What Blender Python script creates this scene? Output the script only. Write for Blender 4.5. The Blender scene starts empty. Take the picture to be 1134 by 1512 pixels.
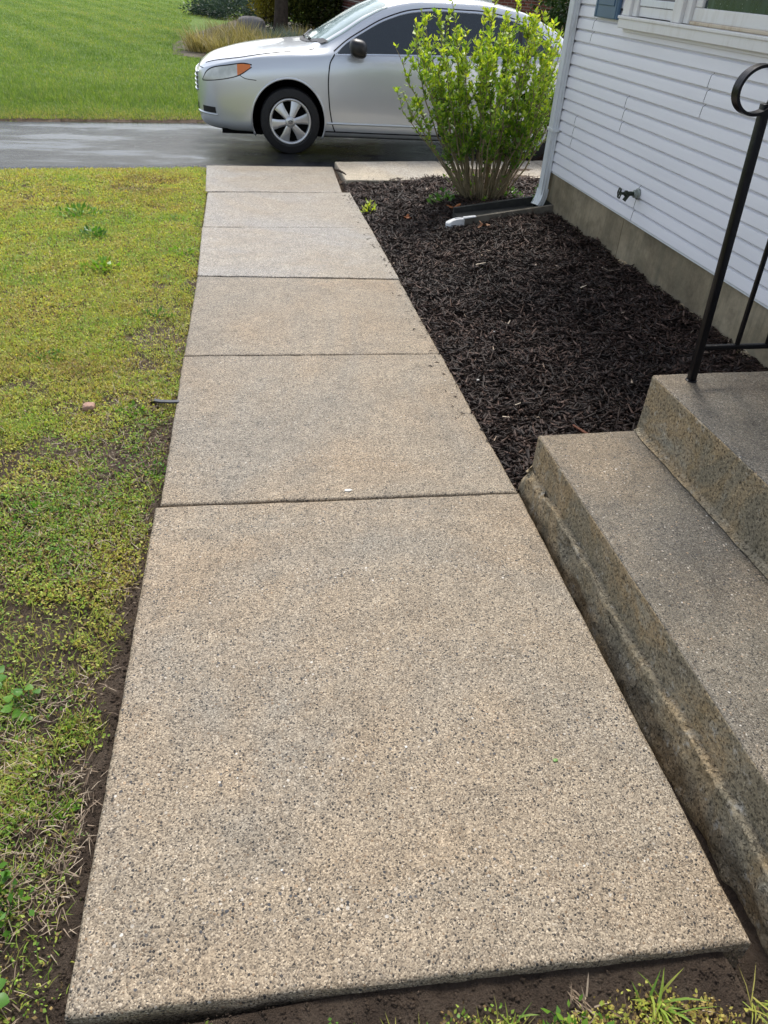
import bpy, bmesh, math, random
import numpy as np
from mathutils import Matrix, Vector

random.seed(7)
rng = np.random.default_rng(11)
SC = bpy.context.scene
COL = SC.collection

# ------------------------------------------------------------------ camera
cam_d = bpy.data.cameras.new('camera')
cam = bpy.data.objects.new('camera', cam_d)
COL.objects.link(cam)
R = Matrix(((0.98065242, 0.06517932, -0.18458732),
            (-0.1870753, 0.58973678, -0.78562928),
            (0.05765115, 0.80496099, 0.59052024)))
cam.matrix_world = Matrix.Translation((0, 0, 1.6)) @ R.to_4x4()
cam_d.sensor_fit = 'VERTICAL'
cam_d.sensor_height = 36.0
cam_d.sensor_width = 27.0
cam_d.lens = 36.0 * 1096 / 1512
cam_d.clip_start = 0.05
cam_d.clip_end = 2000
SC.camera = cam

# ------------------------------------------------------------------ world, sun, exposure
SUN_EL, SUN_AZ = math.radians(56), math.radians(16)      # azimuth from +Y towards +X
world = bpy.data.worlds.new('World')
SC.world = world
world.use_nodes = True
wn = world.node_tree
bg = wn.nodes['Background']
sky = wn.nodes.new('ShaderNodeTexSky')
sky.sky_type = 'NISHITA'
sky.sun_disc = False
sky.sun_elevation = SUN_EL
sky.sun_rotation = SUN_AZ
sky.air_density = 1.0
sky.dust_density = 2.5
sky.ozone_density = 1.0
hs = wn.nodes.new('ShaderNodeHueSaturation')
hs.inputs['Saturation'].default_value = 0.56               # thin bright overcast
wn.links.new(sky.outputs[0], hs.inputs['Color'])
wn.links.new(hs.outputs[0], bg.inputs['Color'])
bg.inputs['Strength'].default_value = 0.14
sun_d = bpy.data.lights.new('sun', 'SUN')
sun_d.energy = 1.9
sun_d.angle = math.radians(14)
sun_d.color = (1.0, 0.955, 0.885)
sun = bpy.data.objects.new('sun', sun_d)
COL.objects.link(sun)
sd = Vector((math.sin(SUN_AZ) * math.cos(SUN_EL), math.cos(SUN_AZ) * math.cos(SUN_EL), math.sin(SUN_EL)))
sun.rotation_euler = (-sd).to_track_quat('-Z', 'Y').to_euler()
sun.location = sd * 30
SC.view_settings.view_transform = 'Standard'
SC.view_settings.look = 'None'
SC.view_settings.gamma = 1.0
SC.view_settings.use_curve_mapping = False
SC.view_settings.exposure = 0.86
SC.cycles.max_bounces = 8
SC.cycles.transparent_max_bounces = 8

# ------------------------------------------------------------------ numeric helpers
def _h(ix, iy, iz, seed):
    n = (ix * 374761393 + iy * 668265263 + iz * 2147483647 + seed * 974634721) & 0xFFFFFFFF
    n = ((n ^ (n >> 13)) * 1274126177) & 0xFFFFFFFF
    return ((n ^ (n >> 16)) & 0xFFFF) / 65535.0

def vnoise(x, y, z=0.0, seed=0):
    x = np.asarray(x, float); y = np.asarray(y, float); z = np.asarray(z, float) + 0 * x
    ix = np.floor(x).astype(np.int64); iy = np.floor(y).astype(np.int64); iz = np.floor(z).astype(np.int64)
    fx = x - ix; fy = y - iy; fz = z - iz
    fx = fx * fx * (3 - 2 * fx); fy = fy * fy * (3 - 2 * fy); fz = fz * fz * (3 - 2 * fz)
    r = 0
    for dx in (0, 1):
        for dy in (0, 1):
            for dz in (0, 1):
                w = (fx if dx else 1 - fx) * (fy if dy else 1 - fy) * (fz if dz else 1 - fz)
                r = r + w * _h(ix + dx, iy + dy, iz + dz, seed)
    return r * 2 - 1

def fbm(x, y, z=0.0, seed=0, oct=3):
    a, r, f = 1.0, 0, 1.0
    for k in range(oct):
        r = r + a * vnoise(np.asarray(x) * f, np.asarray(y) * f, np.asarray(z) * f, seed + k)
        a *= .5; f *= 2.03
    return r / 1.75

def sstep(a, b, x):
    t = np.clip((np.asarray(x, float) - a) / (b - a), 0, 1)
    return t * t * (3 - 2 * t)

def unit(a):
    return a / np.maximum(np.linalg.norm(a, axis=-1, keepdims=True), 1e-9)

def pchip(xs, ys):
    xs = np.asarray(xs, float); ys = np.asarray(ys, float)
    h = np.diff(xs); d = np.diff(ys) / h
    m = np.zeros_like(ys)
    m[0] = d[0]; m[-1] = d[-1]
    for i in range(1, len(xs) - 1):
        if d[i - 1] * d[i] > 0:
            w1 = 2 * h[i] + h[i - 1]; w2 = h[i] + 2 * h[i - 1]
            m[i] = (w1 + w2) / (w1 / d[i - 1] + w2 / d[i])
    def f(x):
        x = np.clip(np.asarray(x, float), xs[0], xs[-1])
        i = np.clip(np.searchsorted(xs, x) - 1, 0, len(xs) - 2)
        t = (x - xs[i]) / h[i]
        return ((2*t**3 - 3*t**2 + 1) * ys[i] + (t**3 - 2*t**2 + t) * h[i] * m[i]
                + (-2*t**3 + 3*t**2) * ys[i+1] + (t**3 - t**2) * h[i] * m[i+1])
    return f

# ------------------------------------------------------------------ mesh helpers
def wloc(o):
    p = np.zeros(3)
    while o is not None:
        p += np.array(o.location); o = o.parent
    return p

def mesh_np(name, V, quads=None, tris=None, tint=None):
    V = np.asarray(V, np.float32)
    loops, starts, totals = [], [], []
    n = 0
    for F, k in ((quads, 4), (tris, 3)):
        if F is None or len(F) == 0: continue
        F = np.asarray(F, np.int32)
        loops.append(F.ravel()); starts.append(n + np.arange(len(F)) * k); totals.append(np.full(len(F), k))
        n += F.size
    loops = np.concatenate(loops).astype(np.int32)
    starts = np.concatenate(starts).astype(np.int32)
    me = bpy.data.meshes.new(name)
    me.vertices.add(len(V)); me.vertices.foreach_set('co', V.ravel())
    me.loops.add(len(loops)); me.loops.foreach_set('vertex_index', loops)
    me.polygons.add(len(starts)); me.polygons.foreach_set('loop_start', starts)
    me.update(calc_edges=True)
    if tint is not None:
        a = me.attributes.new('tint', 'FLOAT', 'FACE')
        a.data.foreach_set('value', np.asarray(tint, np.float32))
    return me

def add(name, me, mat, parent=None, loc=None, smooth=False, **props):
    if mat is not None and not me.materials: me.materials.append(mat)
    if smooth: me.polygons.foreach_set('use_smooth', np.ones(len(me.polygons), bool))
    o = bpy.data.objects.new(name, me)
    COL.objects.link(o)
    if parent is not None: o.parent = parent
    if loc is not None: o.location = loc
    for k, v in props.items(): o[k] = v
    return o

def vf(name, V, F, mat, parent=None, smooth=False, origin=None, auto=None, **props):
    """world coordinates -> an object; with a parent it is stored relative to it"""
    V = np.asarray(V, float)
    off = wloc(parent) if parent is not None else (np.asarray(origin, float) if origin is not None else np.zeros(3))
    me = bpy.data.meshes.new(name)
    me.from_pydata((V - off).tolist(), [], [list(map(int, f)) for f in F])
    me.update()
    if auto is not None:
        bm = bmesh.new(); bm.from_mesh(me)
        bmesh.ops.remove_doubles(bm, verts=bm.verts, dist=1e-5)
        bmesh.ops.recalc_face_normals(bm, faces=bm.faces)
        for e in bm.edges:
            e.smooth = not (len(e.link_faces) == 2 and e.calc_face_angle(0) > auto)
        for f in bm.faces: f.smooth = True
        bm.to_mesh(me); bm.free()
    return add(name, me, mat, parent, None if parent is not None else (tuple(off) if origin is not None else None), smooth, **props)

def empty(name, loc, label=None, cat=None, group=None, kind=None):
    o = bpy.data.objects.new(name, None)
    COL.objects.link(o); o.location = loc; o.empty_display_size = .1
    if label: o['label'] = label
    if cat: o['category'] = cat
    if group: o['group'] = group
    if kind: o['kind'] = kind
    return o

def cat(parts):
    V, F, n = [], [], 0
    for v, f in parts:
        v = np.asarray(v, float); V.append(v)
        F += [[int(i) + n for i in q] for q in f]
        n += len(v)
    return np.concatenate(V), F

def box(lo, hi, bev=0.0, seg=1):
    lo = np.asarray(lo, float); hi = np.asarray(hi, float)
    bm = bmesh.new()
    bmesh.ops.create_cube(bm, size=1)
    for v in bm.verts:
        v.co = Vector([(lo[i] + hi[i]) / 2 + v.co[i] * (hi[i] - lo[i]) for i in range(3)])
    if bev > 0:
        bmesh.ops.bevel(bm, geom=bm.edges[:], offset=bev, segments=seg, affect='EDGES', profile=.5)
    bm.verts.index_update()
    V = np.array([v.co[:] for v in bm.verts]); F = [[v.index for v in f.verts] for f in bm.faces]
    bm.free()
    return V, F

def grid_faces(n, m, closed=False):
    F = []
    for i in range(n - 1):
        for j in range(m - (0 if closed else 1)):
            j2 = (j + 1) % m
            F.append([i * m + j, i * m + j2, (i + 1) * m + j2, (i + 1) * m + j])
    return F

def tube(P, r, seg=8, caps=True, flat=None):
    """swept circle (or a flat bar: flat=(w,t)) along points"""
    P = np.asarray(P, float); n = len(P)
    r = np.broadcast_to(np.asarray(r, float), (n,))
    T = unit(np.gradient(P, axis=0))
    up = np.array([0, 0, 1.0]) if abs(T[0][2]) < .9 else np.array([0, 1.0, 0])
    N = unit(np.cross(np.cross(T[0], up), T[0])[None])[0]
    V = []
    for i in range(n):
        N = N - T[i] * (N @ T[i]); N = N / np.linalg.norm(N)
        B = np.cross(T[i], N)
        if flat is None:
            a = np.arange(seg) / seg * 2 * math.pi
            V.append(P[i] + r[i] * (np.cos(a)[:, None] * N + np.sin(a)[:, None] * B))
        else:
            w, t = flat
            V.append(P[i] + np.array([N * t + B * w, -N * t + B * w, -N * t - B * w, N * t - B * w]) * .5 * r[i])
    m = len(V[0])
    F = grid_faces(n, m, True)
    if caps:
        F.append(list(range(m))[::-1]); F.append([(n - 1) * m + j for j in range(m)])
    return np.concatenate(V), F

def lathe(prof, C, axis, seg=40, ref=None):
    """profile (along, radius) about an axis through C"""
    axis = unit(np.asarray(axis, float)); C = np.asarray(C, float)
    ref = np.array([0, 0, 1.0]) if ref is None else ref
    A = unit(np.cross(axis, ref)); B = np.cross(axis, A)
    a = np.arange(seg) / seg * 2 * math.pi
    ring = np.cos(a)[:, None] * A + np.sin(a)[:, None] * B
    V = np.concatenate([C + axis * s + ring * r for s, r in prof])
    return V, grid_faces(len(prof), seg, True)

def rough_box(lo, hi, res, rnd, disp=None, skip_bottom=True):
    """finely gridded rounded box, displaced by disp(V, N)"""
    lo = np.asarray(lo, float); hi = np.asarray(hi, float)
    def ticks(a, b):
        L = b - a
        base = np.linspace(0, 1, max(2, int(L / res) + 1)) * L
        e = np.array([0, .3, .65, 1.0]) * rnd
        t = np.unique(np.round(np.concatenate([e, L - e, base[(base > rnd * 1.3) & (base < L - rnd * 1.3)]]), 6))
        return a + t
    X, Y, Zt = (ticks(lo[i], hi[i]) for i in range(3))
    parts = []
    def face(a, b, ax, val, flip):
        A, B = np.meshgrid(a, b, indexing='ij')
        P = np.zeros(A.shape + (3,))
        o = [i for i in range(3) if i != ax]
        P[..., o[0]] = A; P[..., o[1]] = B; P[..., ax] = val
        F = grid_faces(len(a), len(b))
        if flip: F = [f[::-1] for f in F]
        parts.append((P.reshape(-1, 3), F))
    face(X, Y, 2, hi[2], False)
    if not skip_bottom: face(X, Y, 2, lo[2], True)
    face(Y, Zt, 0, lo[0], True); face(Y, Zt, 0, hi[0], False)
    face(X, Zt, 1, lo[1], False); face(X, Zt, 1, hi[1], True)
    V, F = cat(parts)
    lo2 = lo + rnd; hi2 = hi - rnd
    if skip_bottom: lo2[2] = lo[2]
    In = np.clip(V, lo2, hi2)
    D = V - In
    V = In + unit(D) * np.minimum(rnd, np.linalg.norm(D, axis=1, keepdims=True) + rnd)
    N = unit(D)
    if disp is not None: V = V + disp(V, N)
    return V, F

def leaves_np(P, D, S, L, W, fold=0.0, N=None):
    """rhombic leaves: base, side, tip, side"""
    L = np.asarray(L)[:, None]; W = np.asarray(W)[:, None]
    up = unit(np.cross(D, S))
    b = P; t = P + D * L - up * L * fold * .6
    m = P + D * L * .45
    l = m + S * W * .5 + up * W * fold; r = m - S * W * .5 + up * W * fold
    V = np.stack([b, l, t, r], 1).reshape(-1, 3)
    F = np.arange(len(P) * 4).reshape(-1, 4)
    return V, F

def blades_np(P, az, L, W, lean, curl):
    """curved blades: 5 verts, a quad and a tip triangle"""
    n = len(P)
    d = np.stack([np.cos(az), np.sin(az), np.zeros(n)], 1)
    s = np.stack([-np.sin(az), np.cos(az), np.zeros(n)], 1)
    L = L[:, None]; W = W[:, None]; lean = lean[:, None]; curl = curl[:, None]
    z = np.array([0, 0, 1.0])
    m = P + (z * np.cos(lean) + d * np.sin(lean)) * L * .55
    t = m + (z * np.cos(lean + curl) + d * np.sin(lean + curl)) * L * .45
    V = np.stack([P - s * W * .5, P + s * W * .5, m + s * W * .4, m - s * W * .4, t], 1).reshape(-1, 3)
    i = np.arange(n) * 5
    Q = np.stack([i, i + 1, i + 2, i + 3], 1); T = np.stack([i + 3, i + 2, i + 4], 1)
    return V, Q, T

def rand_dirs(n, tmin, tmax):
    """unit directions with an angle from vertical between tmin and tmax, and a perpendicular side vector"""
    th = rng.uniform(tmin, tmax, n); az = rng.uniform(0, 2 * math.pi, n)
    D = np.stack([np.sin(th) * np.cos(az), np.sin(th) * np.sin(az), np.cos(th)], 1)
    r = unit(rng.normal(size=(n, 3)))
    z = np.tile([0, 0, 1.0], (n, 1))
    S = unit(np.cross(D, z * .8 + r * .4))
    return D, S

# ------------------------------------------------------------------ materials
class M:
    def __init__(s, name, rough=.6, spec=.5, metallic=0.0):
        s.m = bpy.data.materials.new(name); s.m.use_nodes = True
        s.t = s.m.node_tree; s.b = s.t.nodes['Principled BSDF']
        s.b.inputs['Roughness'].default_value = rough
        s.b.inputs['Metallic'].default_value = metallic
        s.b.inputs['Specular IOR Level'].default_value = spec
        s._pos = None
    def n(s, typ, **kw):
        nd = s.t.nodes.new('ShaderNode' + typ)
        for k, v in kw.items(): setattr(nd, k, v)
        return nd
    def link(s, a, b): s.t.links.new(a, b)
    @property
    def pos(s):
        if s._pos is None: s._pos = s.n('NewGeometry').outputs['Position']
        return s._pos
    def noise(s, scale, detail=4, rough=.55, vec=None, dist=0.0):
        nd = s.n('TexNoise'); nd.inputs['Scale'].default_value = scale
        nd.inputs['Detail'].default_value = detail; nd.inputs['Roughness'].default_value = rough
        nd.inputs['Distortion'].default_value = dist
        s.link(vec or s.pos, nd.inputs['Vector']); return nd.outputs['Fac']
    def scaled(s, sc):
        nd = s.n('Mapping'); nd.inputs['Scale'].default_value = sc
        s.link(s.pos, nd.inputs['Vector']); return nd.outputs['Vector']
    def vor(s, scale, vec=None, feature='F1', rnd=1.0):
        nd = s.n('TexVoronoi', feature=feature); nd.inputs['Scale'].default_value = scale
        nd.inputs['Randomness'].default_value = rnd
        s.link(vec or s.pos, nd.inputs['Vector']); return nd
    def ramp(s, fac, stops, interp='LINEAR'):
        nd = s.n('ValToRGB'); cr = nd.color_ramp; cr.interpolation = interp
        while len(cr.elements) > 1: cr.elements.remove(cr.elements[-1])
        for i, (p, c) in enumerate(stops):
            e = cr.elements[0] if i == 0 else cr.elements.new(p)
            e.position = p; e.color = (c, c, c, 1) if isinstance(c, (int, float)) else (*c, 1)
        s.link(fac, nd.inputs['Fac']); return nd.outputs['Color']
    def mix(s, fac, a, b, mode='MIX'):
        nd = s.n('Mix', data_type='RGBA', blend_type=mode)
        for v, q in ((fac, 0), (a, 6), (b, 7)):
            sock = nd.inputs[q]
            if isinstance(v, (int, float)): sock.default_value = v if q == 0 else (v, v, v, 1)
            elif isinstance(v, tuple): sock.default_value = (*v, 1)
            else: s.link(v, sock)
        return nd.outputs[2]
    def math(s, op, a, b=0.0):
        nd = s.n('Math', operation=op)
        for v, sock in ((a, nd.inputs[0]), (b, nd.inputs[1])):
            if isinstance(v, (int, float)): sock.default_value = v
            else: s.link(v, sock)
        return nd.outputs[0]
    def attr(s, name='tint'):
        return s.n('Attribute', attribute_name=name).outputs['Fac']
    def color(s, c):
        if isinstance(c, tuple): s.b.inputs['Base Color'].default_value = (*c, 1)
        else: s.link(c, s.b.inputs['Base Color'])
        return s
    def rough(s, v):
        s.link(v, s.b.inputs['Roughness']); return s
    def bump(s, h, strength=.3, dist=.01):
        nd = s.n('Bump'); nd.inputs['Strength'].default_value = strength; nd.inputs['Distance'].default_value = dist
        s.link(h, nd.inputs['Height'])
        prev = s.b.inputs['Normal'].links
        if prev: s.link(prev[0].from_socket, nd.inputs['Normal'])
        s.link(nd.outputs[0], s.b.inputs['Normal']); return s
    def translucent(s, col, amt):
        tr = s.n('BsdfTranslucent'); mx = s.n('MixShader'); mx.inputs[0].default_value = amt
        if isinstance(col, tuple): tr.inputs['Color'].default_value = (*col, 1)
        else: s.link(col, tr.inputs['Color'])
        out = s.t.nodes['Material Output']
        s.link(s.b.outputs[0], mx.inputs[1]); s.link(tr.outputs[0], mx.inputs[2]); s.link(mx.outputs[0], out.inputs['Surface'])
        return s

def plain(name, c, rough=.6, spec=.5, metallic=0.0, var=.0, vs=8.0, bmp=0.0):
    m = M(name, rough, spec, metallic)
    if var > 0:
        f = m.noise(vs, 5)
        a = tuple(x * (1 - var) for x in c); b = tuple(min(1, x * (1 + var)) for x in c)
        m.color(m.ramp(f, [(.25, a), (.75, b)]))
    else: m.color(c)
    if bmp > 0: m.bump(m.noise(vs * 25, 4), bmp, .004)
    return m.m

def aggregate(name, base_a, base_b, grey, peb=135.0, dark=.16, stain=None, seedoff=0.0, rough=.8, pits=0.0):
    """exposed-aggregate concrete: pebbles of mixed stone in a sandy paste"""
    m = M(name, rough, .35)
    wob = m.n('VectorMath', operation='ADD')
    nn = m.n('TexNoise'); nn.inputs['Scale'].default_value = 60; m.link(m.pos, nn.inputs['Vector'])
    sc = m.n('VectorMath', operation='SCALE'); sc.inputs['Scale'].default_value = .006
    m.link(nn.outputs['Color'], sc.inputs[0]); m.link(m.pos, wob.inputs[0]); m.link(sc.outputs[0], wob.inputs[1])
    v = m.vor(peb, wob.outputs[0]); v2 = m.vor(peb * 2.3, wob.outputs[0])
    sep = m.n('SeparateColor'); m.link(v.outputs['Color'], sep.inputs[0])
    sep2 = m.n('SeparateColor'); m.link(v2.outputs['Color'], sep2.inputs[0])
    big = m.noise(1.1, 4, .6, dist=.6); mid = m.noise(6, 5, .6)
    paste = m.mix(m.ramp(big, [(.42, 0.0), (.60, 1.0)]), base_a, base_b)
    paste = m.mix(m.ramp(m.noise(.75, 5, .62, vec=m.scaled((1.0, .6, 1.0)), dist=.8), [(.46, 0.0), (.58, .95)]), paste, grey)
    fine = m.ramp(sep2.outputs[0], [(0, (.09, .085, .08)), (.15, (.38, .345, .305)), (.42, (.78, .72, .64)), (.72, (1.06, 1.0, .91)), (.92, (1.38, 1.32, 1.22)), (1, (1.9, 1.85, 1.75))])
    c = m.mix(.95, paste, fine, 'MULTIPLY')
    peb_c = m.ramp(sep.outputs[0], [(0, (.030, .032, .036)), (dark * .7, (.050, .050, .053)), (dark, (.13, .115, .10)), (dark + .12, (.27, .205, .145)),
                                    (.45, (.33, .29, .24)), (.62, (.25, .24, .225)), (.80, (.43, .385, .32)), (.92, (.54, .51, .46)), (.98, (.54, .51, .46)), (1, (.68, .66, .62))])
    peb_c = m.mix(.8, peb_c, m.mix(1.0, peb_c, m.mix(1.0, paste, (2.6, 2.6, 2.6), 'MULTIPLY'), 'MULTIPLY'))
    size = m.math('MULTIPLY_ADD' if False else 'MULTIPLY', sep.outputs[1], .32)
    inside = m.math('LESS_THAN', v.outputs['Distance'], m.math('ADD', size, .20))
    show = m.math('MULTIPLY', inside, m.math('GREATER_THAN', sep.outputs[2], .22))
    c = m.mix(show, c, peb_c)
    v3 = m.vor(peb * .62, wob.outputs[0]); sep3 = m.n('SeparateColor'); m.link(v3.outputs['Color'], sep3.inputs[0])
    big_in = m.math('MULTIPLY', m.math('LESS_THAN', v3.outputs['Distance'], m.math('ADD', m.math('MULTIPLY', sep3.outputs[1], .22), .14)), m.math('GREATER_THAN', sep3.outputs[2], .80))
    c = m.mix(big_in, c, m.ramp(sep3.outputs[0], [(0, (.035, .037, .042)), (.30, (.06, .06, .065)), (.42, (.17, .15, .125)), (.60, (.36, .25, .15)), (.80, (.40, .36, .30)), (.96, (.44, .40, .34)), (1, (.62, .60, .55))]))
    c = m.mix(1.0, c, m.ramp(mid, [(.3, .88), (.7, 1.10)]), 'MULTIPLY')
    blot = m.noise(19, 5, .7)
    c = m.mix(1.0, c, m.ramp(blot, [(.32, .82), (.5, 1.0), (.72, 1.12)]), 'MULTIPLY')
    if stain is not None:
        f = m.ramp(m.noise(2.6, 6, .65, dist=.8), [(.48, 0.0), (.66, .75)])
        c = m.mix(f, c, m.mix(1.0, c, stain, 'MULTIPLY'))
    m.color(c)
    hgt = m.math('SUBTRACT', m.math('MULTIPLY', show, m.math('SUBTRACT', .5, v.outputs['Distance'])), m.math('MULTIPLY', v2.outputs['Distance'], .25))
    m.bump(hgt, .75, .004)
    if pits > 0:
        p = m.ramp(m.noise(38, 3, .6), [(.28, 0.0), (.40, 1.0)])
        m.bump(p, pits, .012)
    return m.m

MAT = {}
MAT['slab'] = aggregate('exposed_aggregate', (.280, .243, .190), (.290, .236, .170), (.236, .220, .190), peb=148, dark=.27, rough=.62)
MAT['slab_far'] = aggregate('exposed_aggregate_sheen', (.31, .290, .255), (.305, .272, .222), (.30, .296, .288), peb=120, dark=.17, rough=.45)  # wet sky sheen on the far slabs put into a paler colour
MAT['step'] = aggregate('step_concrete', (.172, .158, .130), (.225, .185, .132), (.122, .117, .104), peb=165, dark=.24, stain=(.55, .56, .56), rough=.6)
MAT['pad'] = aggregate('pad_concrete', (.46, .43, .37), (.50, .46, .38), (.42, .41, .38), peb=230, dark=.05)

def riser_mat():
    m = M('riser_concrete', .8, .3)
    sp = m.vor(210); sep = m.n('SeparateColor'); m.link(sp.outputs['Color'], sep.inputs[0])
    base = m.ramp(m.noise(2.4, 6, .65, dist=1.0), [(.30, (.175, .153, .110)), (.45, (.265, .225, .155)), (.55, (.345, .258, .150)), (.66, (.340, .305, .235)), (.78, (.215, .203, .163))])
    gr = m.ramp(sep.outputs[0], [(0, .45), (.1, .75), (.5, 1.0), (.85, 1.15), (.96, 1.3), (1, 1.7)])
    c = m.mix(1.0, base, gr, 'MULTIPLY')
    zz = m.n('SeparateXYZ'); m.link(m.pos, zz.inputs[0])
    streak = m.noise(3.0, 5, .6, vec=m.scaled((9, 9, 1.2)))
    c = m.mix(m.ramp(streak, [(.45, 0.0), (.72, .55)]), c, m.mix(1.0, c, (.62, .62, .53), 'MULTIPLY'))
    c = m.mix(m.ramp(m.noise(17, 6, .75), [(.58, 0.0), (.68, .85)]), c, (.46, .43, .36))
    m.color(c)
    pit = m.ramp(m.noise(95, 5, .75), [(.32, 0.0), (.45, 1.0)])
    c = m.mix(1.0, c, m.ramp(pit, [(0, .5), (1, 1.05)]), 'MULTIPLY')
    m.color(c)
    m.bump(pit, .8, .010)
    m.bump(m.noise(14, 6, .7), .6, .02)
    m.bump(sp.outputs['Distance'], .4, .003)
    return m.m
MAT['riser'] = riser_mat()

def found_mat():
    m = M('foundation_concrete', .85, .3)
    base = m.ramp(m.noise(1.6, 5, .6, vec=m.scaled((1, 1, 1.6)), dist=.7), [(.32, (.165, .137, .090)), (.5, (.255, .212, .140)), (.68, (.335, .283, .195))])
    base = m.mix(1.0, base, m.ramp(m.noise(11, 6, .72), [(.3, .7), (.5, 1.0), (.72, 1.25)]), 'MULTIPLY')
    streak = m.noise(2.2, 5, .65, vec=m.scaled((6, 6, .7)))
    c = m.mix(m.ramp(streak, [(.46, 0.0), (.7, .6)]), base, (.135, .125, .085))
    zz = m.n('SeparateXYZ'); m.link(m.pos, zz.inputs[0])
    low = m.math('SUBTRACT', .16, m.math('ADD', zz.outputs[2], m.math('MULTIPLY', m.noise(7, 4), .14)))
    c = m.mix(m.ramp(m.math('MULTIPLY', low, 9.0), [(0, 0.0), (1, .55)]), c, (.30, .265, .19))
    c = m.mix(m.ramp(m.noise(14, 4, .75), [(.70, 0.0), (.78, .9)]), c, (.52, .50, .44))
    m.color(c)
    m.bump(m.noise(60, 5), .35, .006); m.bump(m.noise(6, 4), .3, .02)
    return m.m
MAT['foundation'] = found_mat()

def soil_mat():
    m = M('soil', .9, .25)
    n = m.noise(9, 8, .7)
    soil = m.ramp(n, [(.3, (.085, .060, .043)), (.5, (.150, .108, .078)), (.7, (.215, .165, .122))])
    yy = m.n('SeparateXYZ'); m.link(m.pos, yy.inputs[0])
    # turf thatch beyond the driveway
    g = m.ramp(m.noise(.35, 6, .6), [(.3, (.095, .165, .025)), (.55, (.125, .205, .032)), (.75, (.16, .225, .045))])
    moss = m.ramp(m.noise(55, 6, .7), [(.30, (.030, .022, .014)), (.43, (.075, .055, .026)), (.55, (.115, .095, .032)), (.70, (.16, .145, .045))])
    veg = m.attr('veg')
    soil = m.mix(m.ramp(m.math('MULTIPLY', veg, m.ramp(m.noise(14, 6, .7), [(.3, .45), (.6, 1.25)])), [(.35, 0.0), (.85, .92)]), soil, moss)
    edge = m.math('SUBTRACT', yy.outputs[1], m.math('MULTIPLY', yy.outputs[0], .14))
    m.color(m.mix(m.math('GREATER_THAN', edge, 12.15), soil, g))
    m.bump(m.noise(30, 8, .7), .9, .03); m.bump(m.noise(120, 5, .7), .8, .008)
    return m.m
MAT['soil'] = soil_mat()

def asphalt_mat():
    m = M('wet_asphalt', .3, .38)
    n = m.noise(2.0, 6, .6)
    st = m.vor(170)
    m.color(m.mix(.5, m.ramp(n, [(.3, (.018, .019, .021)), (.7, (.036, .037, .040))]), m.ramp(st.outputs['Distance'], [(0, (.055, .055, .057)), (.6, (.015, .015, .016))])))
    wet = m.noise(1.6, 6, .68, vec=m.scaled((.45, 1.3, 1)), dist=.3)
    m.rough(m.ramp(wet, [(.38, .09), (.52, .17), (.70, .30)]))
    m.b.inputs['IOR'].default_value = 1.24
    m.bump(m.math('MULTIPLY', st.outputs['Distance'], m.ramp(wet, [(.42, .12), (.62, 1.0)])), .5, .006)
    m.bump(m.noise(5, 4), .10, .02)
    m.b.inputs['Coat Weight'].default_value = .0
    m.b.inputs['Coat Roughness'].default_value = .16
    return m.m
MAT['asphalt'] = asphalt_mat()

def leaf_mat(name, stops, rough=.5, trans=.35, spec=.35, gain=1.5):
    m = M(name, rough, spec)
    c = m.ramp(m.attr(), stops)
    m.color(c)
    m.translucent(m.mix(1.0, c, (gain, gain * 1.02, gain * .5), 'MULTIPLY'), trans)
    return m.m
MAT['cover'] = leaf_mat('ground_cover_leaf', [(0, (.15, .095, .050)), (.16, (.34, .24, .10)), (.34, (.55, .46, .13)), (.55, (.52, .53, .11)), (.78, (.32, .46, .080)), (1, (.13, .28, .048))])
MAT['blade'] = leaf_mat('grass_blade', [(0, (.44, .35, .17)), (.25, (.40, .38, .09)), (.6, (.25, .36, .055)), (1, (.13, .25, .036))])
MAT['turf'] = leaf_mat('turf_blade', [(0, (.38, .33, .12)), (.12, (.28, .35, .08)), (.5, (.175, .265, .048)), (1, (.085, .16, .028))])
MAT['straw'] = leaf_mat('dead_straw', [(0, (.12, .080, .050)), (.5, (.30, .225, .155)), (1, (.45, .37, .27))], trans=.15, gain=1.0)
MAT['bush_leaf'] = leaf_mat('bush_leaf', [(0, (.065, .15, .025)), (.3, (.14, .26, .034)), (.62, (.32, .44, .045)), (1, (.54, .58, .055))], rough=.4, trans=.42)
MAT['weed_leaf'] = leaf_mat('weed_leaf', [(0, (.05, .14, .025)), (.5, (.10, .24, .03)), (1, (.20, .34, .035))], rough=.4, trans=.35)
MAT['dark_leaf'] = leaf_mat('dark_leaf', [(0, (.010, .022, .008)), (.5, (.022, .05, .014)), (1, (.05, .10, .02))], trans=.2)
MAT['olive_leaf'] = leaf_mat('olive_leaf', [(0, (.022, .035, .008)), (.5, (.055, .075, .014)), (1, (.14, .14, .03))], trans=.25)
MAT['blue_leaf'] = leaf_mat('juniper_leaf', [(0, (.025, .05, .038)), (.5, (.055, .095, .075)), (1, (.11, .16, .13))], trans=.15, gain=1.0)
MAT['yellow_leaf'] = leaf_mat('yellow_shrub_leaf', [(0, (.10, .085, .015)), (.5, (.24, .20, .03)), (1, (.32, .30, .05))], trans=.3)
MAT['bluegrass'] = leaf_mat('blue_grass', [(0, (.08, .11, .085)), (1, (.22, .27, .23))], trans=.2, gain=1.0)
MAT['blond'] = leaf_mat('blond_grass', [(0, (.14, .15, .045)), (.5, (.36, .29, .13)), (1, (.52, .44, .26))], trans=.3, gain=1.1)

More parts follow.
